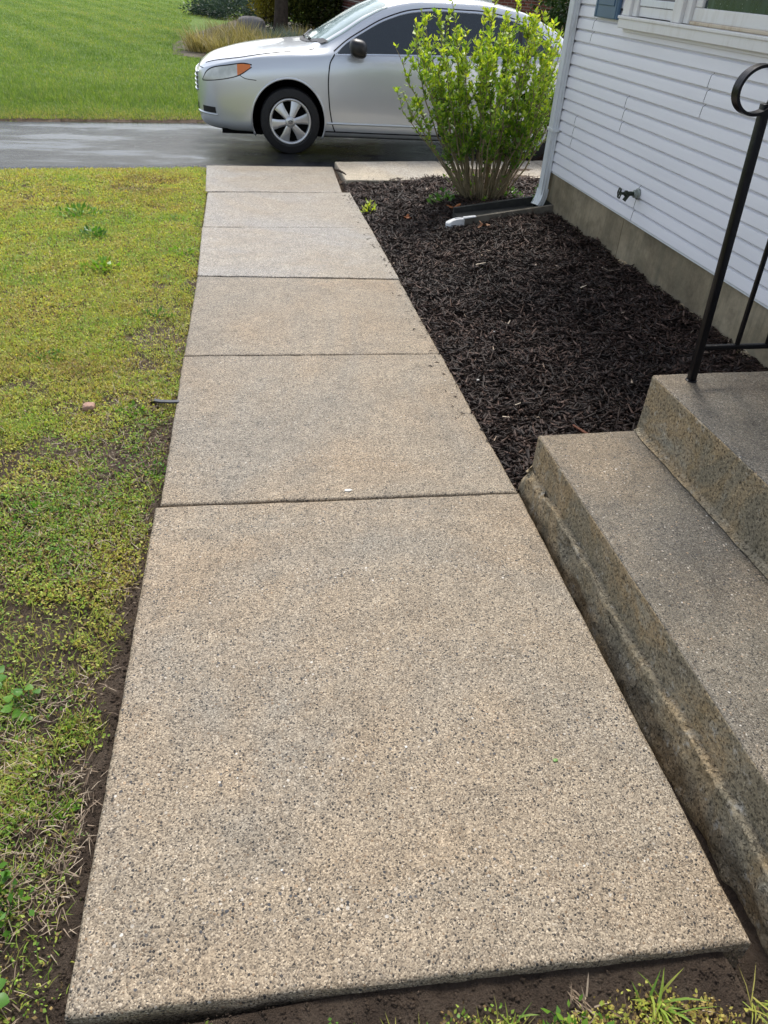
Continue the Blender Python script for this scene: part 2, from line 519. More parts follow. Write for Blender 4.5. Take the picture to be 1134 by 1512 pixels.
def mulch_mat():
    m = M('mulch', .6, .28)
    c = m.ramp(m.attr(), [(0, (.007, .0042, .0034)), (.35, (.026, .0150, .0110)), (.62, (.066, .038, .028)), (.85, (.125, .076, .058)), (.97, (.20, .135, .105)), (1, (.36, .28, .21))])
    m.color(m.mix(1.0, c, m.ramp(m.noise(45, 4, vec=m.scaled((1, 1, 1))), [(.3, .7), (.7, 1.3)]), 'MULTIPLY'))
    m.bump(m.noise(160, 3, .6), .5, .004)
    return m.m
MAT['mulch'] = mulch_mat()
MAT['mulch_bed'] = plain('mulch_fines', (.013, .0095, .008), .8, .2, var=.5, vs=30, bmp=.9)

def siding_mat():
    m = M('vinyl_siding', .42, .4)
    f = m.noise(3.0, 6, .62, vec=m.scaled((1, .35, 6)))
    c = m.ramp(f, [(.3, (.79, .79, .825)), (.7, (.85, .85, .88))])
    c = m.mix(m.ramp(m.noise(.8, 5, .6, vec=m.scaled((1, 1, 2.0))), [(.5, 0.0), (.75, .25)]), c, (.62, .625, .62))
    m.color(c)
    m.bump(m.noise(2.0, 6, .7, vec=m.scaled((20, 6, 130))), .16, .003)
    return m.m
MAT['siding'] = siding_mat()
def dirty_white(name, c=(.76, .77, .77), dirt=(.40, .39, .34), amt=.5, rough=.4):
    m = M(name, rough, .45)
    f = m.ramp(m.noise(5, 6, .68, vec=m.scaled((2.5, 2.5, .8))), [(.50, 0.0), (.78, amt)])
    m.color(m.mix(f, c, dirt)); m.bump(m.noise(40, 3), .05, .003)
    return m.m
MAT['white_metal'] = dirty_white('white_aluminium', (.74, .77, .78))
MAT['trim'] = dirty_white('white_trim', (.78, .77, .75), (.50, .45, .37), .5)
MAT['caulk'] = dirty_white('yellowed_sill', (.62, .52, .38), (.36, .22, .10), .9)
MAT['shutter'] = plain('blue_shutter', (.070, .135, .215), .4, .45, var=.12, vs=6)
MAT['white_paint'] = plain('white_paint', (.84, .84, .83), .4, var=.05, vs=20)
MAT['dark'] = plain('dark_void', (.008, .008, .008), .9, .2)
MAT['sheath'] = plain('dark_sheathing', (.06, .06, .06), .9, .2)
def glass_mat(name, c, rough=.04, spots=0.0):
    m = M(name, rough, .8); m.color(c)
    m.b.inputs['IOR'].default_value = 1.52
    if spots > 0:
        d = m.ramp(m.vor(spots).outputs['Distance'], [(.10, 1.0), (.22, 0.0)])
        m.bump(d, .25, .003)
        m.rough(m.ramp(d, [(0, rough), (1, .25)]))
    return m.m
MAT['pane'] = None
def pane_mat():
    m = M('window_glass', .06, .7)
    c = m.ramp(m.noise(3.0, 5, .6, vec=m.scaled((1, 3, .8))), [(.35, (.010, .020, .024)), (.6, (.035, .055, .060)), (.8, (.10, .14, .145))])
    dots = m.vor(42); d = m.ramp(dots.outputs['Distance'], [(.09, 1.0), (.15, 0.0)])
    m.color(m.mix(m.math('MULTIPLY', d, .45), c, (.6, .65, .65)))
    return m.m
MAT['pane'] = pane_mat()
MAT['screen'] = plain('window_screen', (.15, .155, .16), .5, var=.25, vs=14)
def iron_mat():
    m = M('black_iron', .32, .18); m.color(m.ramp(m.noise(12, 5), [(.3, (.003, .003, .004)), (.7, (.006, .006, .008))]))
    m.bump(m.noise(60, 4), .35, .004); m.bump(m.noise(14, 3), .25, .008)
    m.b.inputs['Coat Weight'].default_value = .05; m.b.inputs['Coat Roughness'].default_value = .12
    return m.m
MAT['iron'] = iron_mat()
MAT['galv'] = plain('weathered_brass', (.30, .33, .30), .5, .5, .6, var=.3, vs=60)
MAT['patina'] = plain('dark_patina', (.035, .045, .030), .6, .4, .3, var=.4, vs=80)
MAT['bark_bush'] = plain('bush_bark', (.25, .205, .125), .85, .2, var=.35, vs=18, bmp=.4)
MAT['bark'] = plain('tree_bark', (.060, .045, .035), .9, .2, var=.4, vs=12, bmp=.9)
MAT['splash'] = plain('weathered_cement', (.165, .145, .115), .9, .25, var=.45, vs=12, bmp=.7)
MAT['splash_in'] = plain('dark_cement', (.030, .030, .028), .6, .35, var=.4, vs=20, bmp=.6)  # darker cement for the inner faces of the trough
MAT['dead_leaf'] = plain('dead_leaf', (.30, .105, .035), .6, .3, var=.35, vs=40, bmp=.3)
MAT['dead_leaf_pale'] = plain('pale_dead_leaf', (.30, .15, .08), .6, .3, var=.3, vs=40, bmp=.3)
MAT['wood_red'] = plain('reddish_wood', (.14, .050, .026), .6, .3, var=.4, vs=60, bmp=.3)
MAT['wood_pale'] = plain('pale_wood', (.52, .44, .33), .7, .3, var=.2, vs=60)
MAT['stone_pink'] = plain('pink_stone', (.40, .25, .19), .8, .3, var=.3, vs=30, bmp=.5)
MAT['stone'] = plain('grey_stone', (.20, .185, .18), .85, .3, var=.35, vs=5, bmp=.6)
MAT['plastic_dark'] = plain('dark_plastic', (.035, .037, .045), .4, .5, var=.3, vs=30)
MAT['weed_flat'] = plain('green_scrap', (.10, .22, .03), .5, var=.2, vs=80)
MAT['bulb'] = plain('pale_stone', (.62, .60, .55), .7, .3, var=.15, vs=60)

# ------------------------------------------------------------------ terrain heights
LP = np.array([(-.388, .632), (-.308, 2.317), (-.257, 3.707), (-.206, 5.052), (-.186, 6.322), (-.150, 7.597), (-.164, 8.908)])
RP = np.array([(.979, .540), (1.067, 2.246), (1.112, 3.644), (1.155, 4.948), (1.201, 6.331), (1.225, 7.687), (1.246, 9.02)])
XH = 2.664          # face of the siding
DZ = -0.265         # driveway
def pz(y): return .015 - .031 * (np.clip(y, -2, 9.2) - .5)
def xl(y): return np.interp(y, LP[:, 1], LP[:, 0])
def xr(y): return np.interp(y, RP[:, 1], RP[:, 0])
def ynear(x): return 8.93 + .125 * x
def yfar(x): return 11.82 + .14 * x

def ground_z(x, y):
    x = np.asarray(x, float); y = np.asarray(y, float)
    p = pz(y)
    n1 = fbm(x * 2.2, y * 2.2, seed=3); n2 = fbm(x * 9, y * 9, seed=9); n3 = vnoise(x * 30, y * 30, seed=21)
    # front lawn
    dl = xl(y) - x + .035 * fbm(x * 5, y * 5, seed=31) 
    td = np.interp(y, [0, 2.0, 3.0, 4.5, 9], [.050, .050, .040, .030, .025])
    tw = np.interp(y, [0, 1.2, 2.2, 3.2, 4.5, 9], [.07, .09, .08, .05, .03, .02])
    n4 = fbm(x * 38, y * 38, seed=23, oct=3)
    lawn = p - td + (td - .012) * sstep(tw * .7, tw * 1.9 + .03, dl) + .012 * n1 + .006 * n2 + .003 * n3 + .006 * n4 * np.abs(n4)
    lawn = np.where(y < .60, p - .075 + .012 * n2 + .004 * n3 + .05 * sstep(.0, -.5, x + (y - .5) * 0) * sstep(.6, .2, y) * 0, lawn)
    # mulch bed
    s = np.clip((x - xr(y)) / (XH - xr(y)), 0, 1)
    wallz = np.interp(y, [0, 5.8, 7.0, 8.3], [.030, .025, -.09, -.205])
    bed = (p - .040) * (1 - sstep(0, 1, s)) + wallz * sstep(0, 1, s) + .012 * n1 + .006 * n2
    onpath = (x > xl(y) + .02) & (x < xr(y) - .02) & (y > .62)
    z = np.where(x > .45, bed, lawn)
    z = np.where(onpath, p - .13, z)
    z = np.where((y < .6) & (x > xl(y) - .3), p - .027 + .009 * n2 + .003 * n3 + .005 * n4 * np.abs(n4), z)
    z = np.where((y < 2.27) & (x > xr(y) - .03) & (x < 1.3), p - .115 + .02 * n2, z)
    # slope down to the driveway edge, driveway bed, far lawn
    t = sstep(-.5, -.02, y - ynear(x))
    z = z * (1 - t) + np.minimum(z, DZ - .01) * t
    drive = (y > ynear(x) - .02)
    z = np.where(drive, DZ - .03, z)
    far = y > yfar(x) - .02
    z = np.where(far, DZ + .015 + .02 * n1 * sstep(0, 3, y - yfar(x)) + .012 * n2, z)
    return z

def cover_mask(x, y):
    """chance that plants grow here: bare soil strip along the walk, thin patches"""
    dl = xl(np.maximum(y, .55)) - x
    bare = np.interp(y, [0, .5, 1.2, 1.9, 2.4, 3.0, 4.0, 9], [.0, .005, .025, .030, -.010, -.025, -.04, -.04])
    w = np.interp(y, [0, 1.0, 2.0, 3.0, 4.5, 9], [.07, .10, .10, .09, .07, .05])
    m = sstep(0, 1, (dl - bare - .04 * fbm(x * 6, y * 6, seed=401)) / w)
    thin = sstep(-.62, .10, fbm(x * 2.3, y * 2.3, seed=403) + np.interp(y, [0, 1.2, 2.5, 5, 9], [-.40, -.36, .00, .24, .45]) + .55 * fbm(x * 9, y * 9, seed=404))
    return m * (.14 + .86 * thin)

def ticks(*segs):
    out = []
    for a, b, st in segs: out.append(np.arange(a, b, st))
    return np.unique(np.concatenate(out))
gx = ticks((-400, -60, 40), (-60, -12, 4), (-12, -3, .5), (-3, -.95, .04), (-.95, -.12, .014), (-.12, 3, .04), (3, 14, .5), (14, 60, 4), (60, 440, 40))
gy = ticks((-400, -20, 40), (-20, -2, 2), (-2, 0, .2), (0, .3, .04), (.3, 3.2, .014), (3.2, 9.6, .04), (9.6, 13.4, .12), (13.4, 40, .8), (40, 80, 5), (80, 640, 60))
GX, GY = np.meshgrid(gx, gy, indexing='ij')
GV = np.stack([GX, GY, ground_z(GX, GY)], -1).reshape(-1, 3)
nI, nJ = GX.shape
ii, jj = np.meshgrid(np.arange(nI - 1), np.arange(nJ - 1), indexing='ij')
GF = np.stack([ii * nJ + jj, (ii + 1) * nJ + jj, (ii + 1) * nJ + jj + 1, ii * nJ + jj + 1], -1).reshape(-1, 4)
GM = mesh_np('ground', GV, GF)
ga = GM.attributes.new('veg', 'FLOAT', 'POINT')
ga.data.foreach_set('value', (cover_mask(GX, GY) * (GX < .3) * (GY < 9.3)).ravel().astype(np.float32))
add('ground', GM, MAT['soil'], smooth=True, kind='structure', label='brown soil and turf ground under the whole yard')

# ------------------------------------------------------------------ driveway
dx = ticks((-60, -6, 3), (-6, 6, .08), (6, 24, 3))
def strip_sheet(y0, y1, z, n=24, edge=.03):
    V = []
    for x in dx:
        a = y0(x) + edge * fbm(x * 3, 1.0, seed=41) ; b = y1(x) + edge * 1.6 * fbm(x * 2.5, 7.0, seed=43)
        t = np.linspace(0, 1, n); yy = a + (b - a) * t
        V.append(np.stack([np.full(n, x), yy, z + .006 * fbm(x * .9 + 0 * yy, yy * .9, seed=47) - .02 * (np.abs(2 * t - 1) > .999)], 1))
    return np.concatenate(V), grid_faces(len(dx), n)
V, F = strip_sheet(ynear, yfar, DZ)
vf('driveway', V, [f[::-1] for f in F], MAT['asphalt'], smooth=True, kind='structure', label='wet black asphalt driveway')

# ------------------------------------------------------------------ walkway slabs
walk = empty('walkway', (.4, .6, 0), 'concrete front walk of exposed aggregate slabs', kind='structure')
def slab(A, B, C, D, dz, mat, seed, thick=.11, zf=pz, parent=walk, name='slab'):
    """corners near-left, near-right, far-right, far-left"""
    A, B, C, D = map(np.array, (A, B, C, D))
    e = np.array([0, .003, .007, .012, .02])
    def tt(L):
        e1 = e / L
        return np.concatenate([e1, np.linspace(.03 / L, 1 - .03 / L, max(6, int(L / .035))), (1 - e1)[::-1]])
    lu = np.linalg.norm(B - A); lv = np.linalg.norm(D - A)
    U = tt(lu); Vv = tt(lv)
    uu, vv = np.meshgrid(U, Vv, indexing='ij')
    P = ((1-uu)*(1-vv))[..., None]*A + (uu*(1-vv))[..., None]*B + (uu*vv)[..., None]*C + ((1-uu)*vv)[..., None]*D
    d = np.minimum.reduce([uu * lu, (1 - uu) * lu, vv * lv, (1 - vv) * lv])
    x, y = P[..., 0], P[..., 1]
    cen = (A + B + C + D) / 4
    # ragged arris: push rim vertices inwards a little
    jit = (.0030 * fbm(x * 22, y * 22, seed=seed) + .0004 * np.maximum(0, fbm(x * 7, y * 7, seed=seed + 5) - .25) * 4) * np.exp(-d / .01)
    dirc = unit(cen - P)
    x = x + dirc[..., 0] * (jit + .002); y = y + dirc[..., 1] * (jit + .002)
    z = zf(P[..., 1]) + dz + .0022 * fbm(x * 3, y * 3, seed=seed + 2) + .0010 * vnoise(x * 60, y * 60, seed=seed + 3)
    z = z - .006 * np.clip(1 - d / .010, 0, 1) ** 2 - .004 * np.exp(-d / .02) * np.maximum(0, fbm(x * 9, y * 9, seed=seed + 9))
    V = np.stack([x, y, z], -1)
    n, m = x.shape
    F = [f[::-1] for f in grid_faces(n, m)]
    V = V.reshape(-1, 3)
    ring = [i * m for i in range(n)] + [(n - 1) * m + j for j in range(1, m)] + [i * m + m - 1 for i in range(n - 2, -1, -1)] + [j for j in range(m - 2, 0, -1)]
    rv = V[ring]
    out = unit(rv[:, :2] - cen)
    rows = [ring]; base = len(V)
    for k, zz in enumerate((.02, .045, .075, thick)):
        q = rv.copy(); q[:, 2] -= zz
        q[:, :2] += out * (.004 * fbm(rv[:, 0] * 18, rv[:, 1] * 18, zz * 60, seed=seed + 13) + .002)[:, None]
        V = np.concatenate([V, q]); rows.append(list(range(base, base + len(ring)))); base += len(ring)
    L = len(ring)
    for r0, r1 in zip(rows[:-1], rows[1:]):
        for k in range(L): F.append([r0[k], r0[(k + 1) % L], r1[(k + 1) % L], r1[k]][::-1])
    return vf(name, V, F, mat, parent, smooth=False, auto=.7)
g_ = .005
rows_ = [((-.388, .632), (.979, .540), (1.070, 2.249), (-.320, 2.312)),
         ((-.304, 2.318), (1.066, 2.2535), (1.112, 3.640), (-.258, 3.700)),
         ((-.257, 3.714), (1.112, 3.652), (1.155, 4.944), (-.206, 5.046)),
         ((-.206, 5.060), (1.157, 4.956), (1.199, 6.327), (-.186, 6.316)),
         ((-.180, 6.328), (1.199, 6.339), (1.222, 7.683), (-.146, 7.590)),
         ((-.146, 7.604), (1.222, 7.697), (1.24, 7.72), (-.146, 7.62)),
         ((-.165, 7.640), (1.150, 7.690), (1.232, 8.960), (-.160, 8.915))]
rows_.pop(5)
rows_[4] = ((-.180, 6.328), (1.199, 6.339), (1.232, 7.690), (-.146, 7.610))
rows_[5] = ((-.165, 7.620), (1.150, 7.664), (1.232, 8.975), (-.160, 8.925))
for k, (a, b, c, d) in enumerate(rows_):
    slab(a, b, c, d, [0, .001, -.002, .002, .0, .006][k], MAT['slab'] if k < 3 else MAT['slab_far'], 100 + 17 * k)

pad = empty('side_walk', (2.6, 8.7, -.2), 'short pale concrete walk beside the driveway', kind='structure')
for k, (x0, x1) in enumerate(((1.265, 2.50), (2.508, 3.75), (3.758, 5.0))):
    slab((x0, 8.12 + .06 * x0), (x1, 8.12 + .06 * x1), (x1, ynear(x1) - .02), (x0, ynear(x0) - .02), .0, MAT['pad'], 300 + k,
         zf=lambda y: -.205 + 0 * y, parent=pad)

# ------------------------------------------------------------------ house
house = empty('house', (XH, 6.3, 0), 'house corner with pale lavender-white siding on a concrete foundation', 'house')
Y0, Y1 = -2.5, 6.30
Z0 = .329; EX = .0762
SEAM = {0: 4.75, 1: 5.93, 2: 5.185, 3: 4.275, 4: 5.925, 5: 4.9, 6: 5.5, 7: 4.4, 8: 5.8, 9: 5.0, 10: 4.6}
WY0, WY1, WZ0, WZ1 = 2.55, 5.447, 1.37, 2.55     # window unit
wall = vf('wall', *box((XH + .038, Y0, Z0 + .005), (XH + 4.5, Y1 - .02, 2.78)), MAT['sheath'], house)
plank_cache = {}
def plank(y0, y1, z, jit):
    """one course of clapboard: butt edge proud, top tucked behind the next"""
    h = EX + .012
    ny = max(2, int((y1 - y0) / .25) + 1)
    ys = np.linspace(y0, y1, ny)
    prof = [(.024, .006), (.004, .0), (.0, .0035), (.003, h * .45), (.006, h * .68), (.020, h * .78), (.024, h)]
    V = []
    for y in ys:
        w = .0012 * fbm(y * 2.0, z * 11, seed=77)
        V.append([(XH + px + w + jit * 0, y, z + pzz + .0006 * vnoise(y * 1.1, z * 9, seed=5)) for px, pzz in prof])
    V = np.array(V).reshape(-1, 3)
    F = grid_faces(ny, len(prof))
    return V, F
for k in range(32):
    z = Z0 + k * EX
    s = SEAM[(k // 3) % 11] if k // 3 < 11 else 5.2
    spans = [(Y0, s - .0015), (s + .0015, Y1)]
    if WZ0 - .05 < z < WZ1 - .02:
        out = []
        for a, b in spans:
            if b > WY1: out.append((max(a, WY1 - .002), b))
            if a < WY0: out.append((a, min(b, WY0)))
        spans = out
    for i, (a, b) in enumerate(spans):
        if b - a > .02:
            V, F = plank(a, b, z, 0)
            if i: V[:, 0] -= .0015        # the lapped end sits on top
            vf('siding_plank', V, F, MAT['siding'], wall, smooth=False, auto=.6)
vf('starter_strip', *box((XH + .006, Y0, Z0 - .012), (XH + .034, Y1 - .01, Z0 + .003)), MAT['white_metal'], wall)
# wall round the corner, corner post, eave
for k in range(32):
    z = Z0 + k * EX
    V, F = plank(XH + .05, XH + 4.4, z, 0)
    W_ = V.copy(); W_[:, 0] = V[:, 1]; W_[:, 1] = Y1 - (V[:, 0] - XH)
    vf('siding_plank', W_, F, MAT['siding'], wall, auto=.6)
vf('corner_post', *box((XH - .004, Y1 - .035, Z0 - .01), (XH + .05, Y1 + .012, 2.78), .006), MAT['white_metal'], house)
roofV = [(XH - .38, Y0 - .3, 2.80), (XH - .38, Y1 + .3, 2.80), (XH + 4.6, Y1 + .3, 4.6), (XH + 4.6, Y0 - .3, 4.6),
         (XH - .38, Y0 - .3, 2.86), (XH - .38, Y1 + .3, 2.86), (XH + 4.6, Y1 + .3, 4.72), (XH + 4.6, Y0 - .3, 4.72)]
vf('roof', roofV, [[0, 1, 2, 3], [7, 6, 5, 4], [0, 4, 5, 1], [1, 5, 6, 2], [2, 6, 7, 3], [3, 7, 4, 0]], plain('shingles', (.10, .095, .09), .9, var=.3, vs=20), house)
vf('soffit', *box((XH - .36, Y0, 2.74), (XH + .1, Y1 + .25, 2.785)), MAT['white_paint'], house)
vf('gutter', *box((XH - .48, Y0, 2.74), (XH - .37, Y1 + .28, 2.86), .01), MAT['white_metal'], house)

# foundation: two pours with an open cold joint
def fdisp(V, N):
    return N * (.004 * fbm(V[:, 1] * 3, V[:, 2] * 3, seed=61) + .0015 * fbm(V[:, 1] * 25, V[:, 2] * 25, seed=62))[:, None]
for a, b in ((4.879, Y1 - .03), (Y0, 4.873)):
    V, F = rough_box((XH + .022, a, -.6), (XH + .30, b, Z0 + .002), .06, .004, fdisp)
    vf('foundation_wall', V, F, MAT['foundation'], house, auto=.6)
vf('joint_filler', *box((XH + .05, 4.86, -.6), (XH + .2, 4.89, Z0)), MAT['dark'], house)
V, F = rough_box((XH + .03, Y1 - .32, -.6), (XH + 4.3, Y1 - .032, Z0 - .004), .2, .004, None)
vf('foundation_return', V, F, MAT['foundation'], house)
# ragged parge line at the bottom of the foundation
ys = np.arange(2.4, 5.6, .03)
Vp = []
for y in ys:
    h = .045 + .03 * fbm(y * 5, 2.0, seed=71) + .02 * fbm(y * 17, 4.0, seed=72)
    th = .012 + .008 * fbm(y * 9, 1.0, seed=73)
    Vp.append([(XH + .024, y, h + .004), (XH + .022 - th * .8, y, h - .004), (XH + .018 - th, y, h - .02), (XH + .01 - th, y, -.1)])
vf('parge_ledge', np.array(Vp).reshape(-1, 3), grid_faces(len(ys), 4), MAT['riser'], house, auto=.8)

# downspout with ribs, elbow and open outlet
DY0, DY1, DX0, DX1 = 6.203, 6.283, XH - .056, XH - .004
def rib_ring(c, ax_u, ax_v, w, h, depth=.006):
    """ribbed rectangular section around c"""
    pts = []
    def side(p, q, nrm, n):
        for k in range(n):
            for f, dd in ((0.0, 0), (.28, 0), (.38, 1), (.82, 1), (.92, 0)):
                t = (k + f) / n
                pts.append(p + (q - p) * t + nrm * (-dd * depth))
    a = c - ax_u * w / 2 - ax_v * h / 2; b = c + ax_u * w / 2 - ax_v * h / 2
    d = c + ax_u * w / 2 + ax_v * h / 2; e = c - ax_u * w / 2 + ax_v * h / 2
    side(a, b, -ax_v, 3); side(b, d, ax_u, 2); side(d, e, ax_v, 3); side(e, a, -ax_u, 2)
    return np.array(pts)
dc = np.array([(DX0 + DX1) / 2, (DY0 + DY1) / 2, 0.0])
uy = np.array([0, 1.0, 0]); ux = np.array([1.0, 0, 0])
rings = [rib_ring(dc + [0, 0, z], uy, ux, DY1 - DY0, DX1 - DX0) for z in np.linspace(.145, 2.72, 8)]
spout = vf('downspout', np.concatenate(rings), grid_faces(len(rings), len(rings[0]), True), MAT['white_metal'], house, auto=.5)
er = []
cur = dc + [0, 0, .165]
for k, a in enumerate(np.linspace(0, math.radians(40), 7)):
    d = np.array([-math.sin(a) * .85, -math.sin(a) * .35, -math.cos(a)])
    if k: cur = cur + d * (.020 if k < 6 else .03)
    v = unit((np.cross(d, np.cross([.92, .38, 0], d)))[None])[0]
    u = unit(np.cross(v, d)[None])[0]
    er.append(rib_ring(cur, u, v, .084, .058, .003))
er = [er[0] + [0, 0, .02]] + er
elbow = vf('elbow', np.concatenate(er), grid_faces(len(er), len(er[0]), True), MAT['white_metal'], spout, auto=.5)
ins = [er[-1] * .96 + er[-1].mean(0) * .04, (er[-3] * .9 + er[-3].mean(0) * .1)]
vf('outlet', np.concatenate(ins + [np.tile(ins[1].mean(0), (len(er[0]), 1))]), grid_faces(3, len(er[0]), True), MAT['dark'], spout)
for z in (.62, 2.3):
    vf('strap', *box((DX0 - .004, DY0 - .02, z), (XH + .002, DY1 + .02, z + .022), .002), MAT['white_metal'], spout)

# window unit
win = empty('window', (0, WY1 - 6.3, WZ0)); win.parent = house; win.location = (0, WY1 - 6.3, WZ0)
def wb(name, lo, hi, mat='trim', bev=.004, parent=win):
    return vf(name, *box(lo, hi, bev, 2), MAT[mat], parent)
S0 = WZ0
sill = wb('sill', (XH - .045, WY0, S0), (XH + .06, WY1, S0 + .062))
wb('sill_nose', (XH - .052, WY0, S0 + .050), (XH + .0, WY1 + .006, S0 + .068), parent=win)
wb('undersill_trim', (XH - .012, WY0, S0 - .018), (XH + .02, WY1 - .02, S0 - .002), 'siding', .002)
wb('jamb_casing', (XH - .030, 5.345, S0 + .069), (XH + .06, WY1 - .005, WZ1))
wb('jamb_stop', (XH - .010, 5.285, S0 + .070), (XH + .05, 5.343, WZ1), bev=.003)
wb('mullion', (XH - .030, 4.70, S0 + .069), (XH + .06, 4.80, WZ1))
wb('mullion_stop', (XH - .008, 4.640, S0 + .071), (XH + .055, 4.698, WZ1), bev=.003)
wb('head_casing', (XH - .030, WY0, WZ1), (XH + .06, WY1, WZ1 + .09))
wb('end_casing', (XH - .030, WY0, S0 + .069), (XH + .06, WY0 + .09, WZ1 - .001))
sash = wb('side_sash', (XH + .008, 4.802, S0 + .072), (XH + .045, 5.283, S0 + .125), 'trim')
wb('sash_rail', (XH + .000, 4.804, S0 + .128), (XH + .034, 5.281, S0 + .165), 'white_metal')
wb('sash_stile', (XH + .004, 5.240, S0 + .166), (XH + .034, 5.282, WZ1 - .002), 'white_metal')
wb('sash_stile', (XH + .004, 4.803, S0 + .166), (XH + .034, 4.838, WZ1 - .002), 'white_metal')
wb('pane', (XH + .020, 4.838, S0 + .164), (XH + .026, 5.241, WZ1), 'screen', 0)
pic = wb('picture_sash', (XH + .012, WY0 + .09, S0 + .085), (XH + .05, 4.638, S0 + .150), 'trim', .005)
wb('sash_stile', (XH + .013, 4.565, S0 + .151), (XH + .049, 4.637, WZ1 - .003), 'trim', .005)
wb('sash_stile', (XH + .013, WY0 + .091, S0 + .151), (XH + .049, WY0 + .16, WZ1 - .003), 'trim', .005)
wb('glazing_bead', (XH + .002, WY0 + .1, S0 + .068), (XH + .03, 4.66, S0 + .086), 'caulk', .004)
wb('pane', (XH + .030, WY0 + .16, S0 + .149), (XH + .036, 4.566, WZ1 - .004), 'pane', 0)

# blue shutter
sh = wb('shutter', (XH - .030, 5.520, 1.408), (XH - .004, 5.880, 2.6), 'shutter', .006, house)
for z0, z1 in ((1.48, 1.98), (2.06, 2.52)):
    wb('raised_panel', (XH - .036, 5.575, z0), (XH - .029, 5.825, z1), 'shutter', .004, sh)
for y in (5.548, 5.852):
    wb('edge_rib', (XH - .034, y - .010, 1.412), (XH - .029, y + .010, 2.59), 'shutter', .003, sh)

# outdoor faucet
tap = np.array([XH, 4.735, .502])
V, F = lathe([(-.0, .0), (-.0, .034), (-.008, .034), (-.012, .026), (-.03, .024), (-.034, .013)], tap, (1, 0, 0), 20)
faucet = vf('faucet', V, F, MAT['galv'], house, auto=.6)
ax = np.array([-1, .12, .0])
V, F = cat([lathe([(.03, .012), (.05, .014), (.07, .013), (.075, .018), (.09, .018), (.095, .010), (.125, .007)], tap, ax, 14),
            tube([tap + ax * .058, tap + ax * .07 + [0, 0, -.02], tap + ax * .085 + [0, 0, -.045]], [.012, .012, .013], 12)])
vf('valve_body', V, F, MAT['patina'], faucet, auto=.8)
parts = []
hc = tap + ax * .125
a = np.linspace(0, 2 * math.pi, 33)
e1 = unit(np.array([[.12, 1, 0.]]))[0]; e2 = np.array([0, 0, 1.0])
ringp = hc + (.029 + .003 * np.cos(a * 6))[:, None] * (np.cos(a)[:, None] * e1 + np.sin(a)[:, None] * e2)
parts.append(tube(ringp, .0045, 6, False))
for q in range(4):
    b = q * math.pi / 2 + .3
    parts.append(tube([hc, hc + .028 * (math.cos(b) * e1 + math.sin(b) * e2)], .004, 6))
V, F = cat(parts)
vf('handle', V, F, MAT['patina'], faucet, auto=.9)

# ------------------------------------------------------------------ entry steps
steps = empty('entry_steps', (1.1, 2.3, 0), 'weathered grey concrete entry steps with crumbling base beside the walk', 'steps')
def sdisp(amp, seed, low=0.0):
    def f(V, N):
        x, y, z = V.T
        d = amp * (.6 * fbm(x * 6, y * 6, z * 6, seed=seed) + .5 * fbm(x * 24, y * 24, z * 24, seed=seed + 3, oct=4))
        return N * d[:, None]
    return f
YE = 2.305
# lower step: upper band, treads
V, F = rough_box((1.125, -.6, .000), (1.70, YE, .190), .022, .010, sdisp(.0032, 201))
low = vf('lower_step', V + np.stack([.016 * (V[:, 1] - YE), 0 * V[:, 1], 0 * V[:, 1]], 1), F, MAT['step'], steps, auto=.9)
def face_riser(o, mat):
    o.data.materials.append(mat)
    for p in o.data.polygons:
        if abs(p.normal.z) < .6: p.material_index = 1
face_riser(low, MAT['riser'])
# crumbling footing under it, wider and rough
def shear(V):
    V = V.copy(); V[:, 0] += .016 * (V[:, 1] - YE); return V
def footd(V, N):
    x, y, z = V.T
    h = fbm(x * 17, y * 17, z * 22, seed=225, oct=4); k = fbm(x * 45, y * 45, z * 45, seed=233, oct=3)
    chip = -np.maximum(0, fbm(x * 9, y * 6, z * 14, seed=229, oct=4) - .10) * .075 * (.35 + .65 * sstep(-.06, .02, z))
    face = N[:, 0] < -.3
    lean = np.where(face, -.010 * sstep(.04, -.12, z), 0)
    top = np.where(z > .02, .030 * fbm(x * 2, y * 6, z * 0, seed=231, oct=4) - .010, 0)
    D = N * (.007 * h + .007 * k + chip)[:, None]
    D[:, 0] += lean; D[:, 2] += top
    return D
V, F = rough_box((1.098, -.6, -.34), (1.55, YE + .015, .062), .012, .010, footd)
vf('footing', shear(V), F, MAT['riser'], steps, auto=.9)
V, F = rough_box((1.545, -.6, .10), (2.70, YE + .02, .420), .024, .012, sdisp(.0045, 241))
up = vf('landing', V, F, MAT['step'], steps, auto=.9)
face_riser(up, MAT['riser'])
# mortar skim along the inside corner of the tread
ys = np.arange(-.5, YE, .02)
Vm = [[(1.535 - .012 - .012 * abs(fbm(y * 7, 1., seed=251)), y, .1935), (1.54, y, .2015), (1.549, y, .215 + .01 * fbm(y * 9, 3., seed=252))] for y in ys]
vf('mortar_fillet', np.array(Vm).reshape(-1, 3), [f[::-1] for f in grid_faces(len(ys), 3)], MAT['riser'], steps, auto=.9)

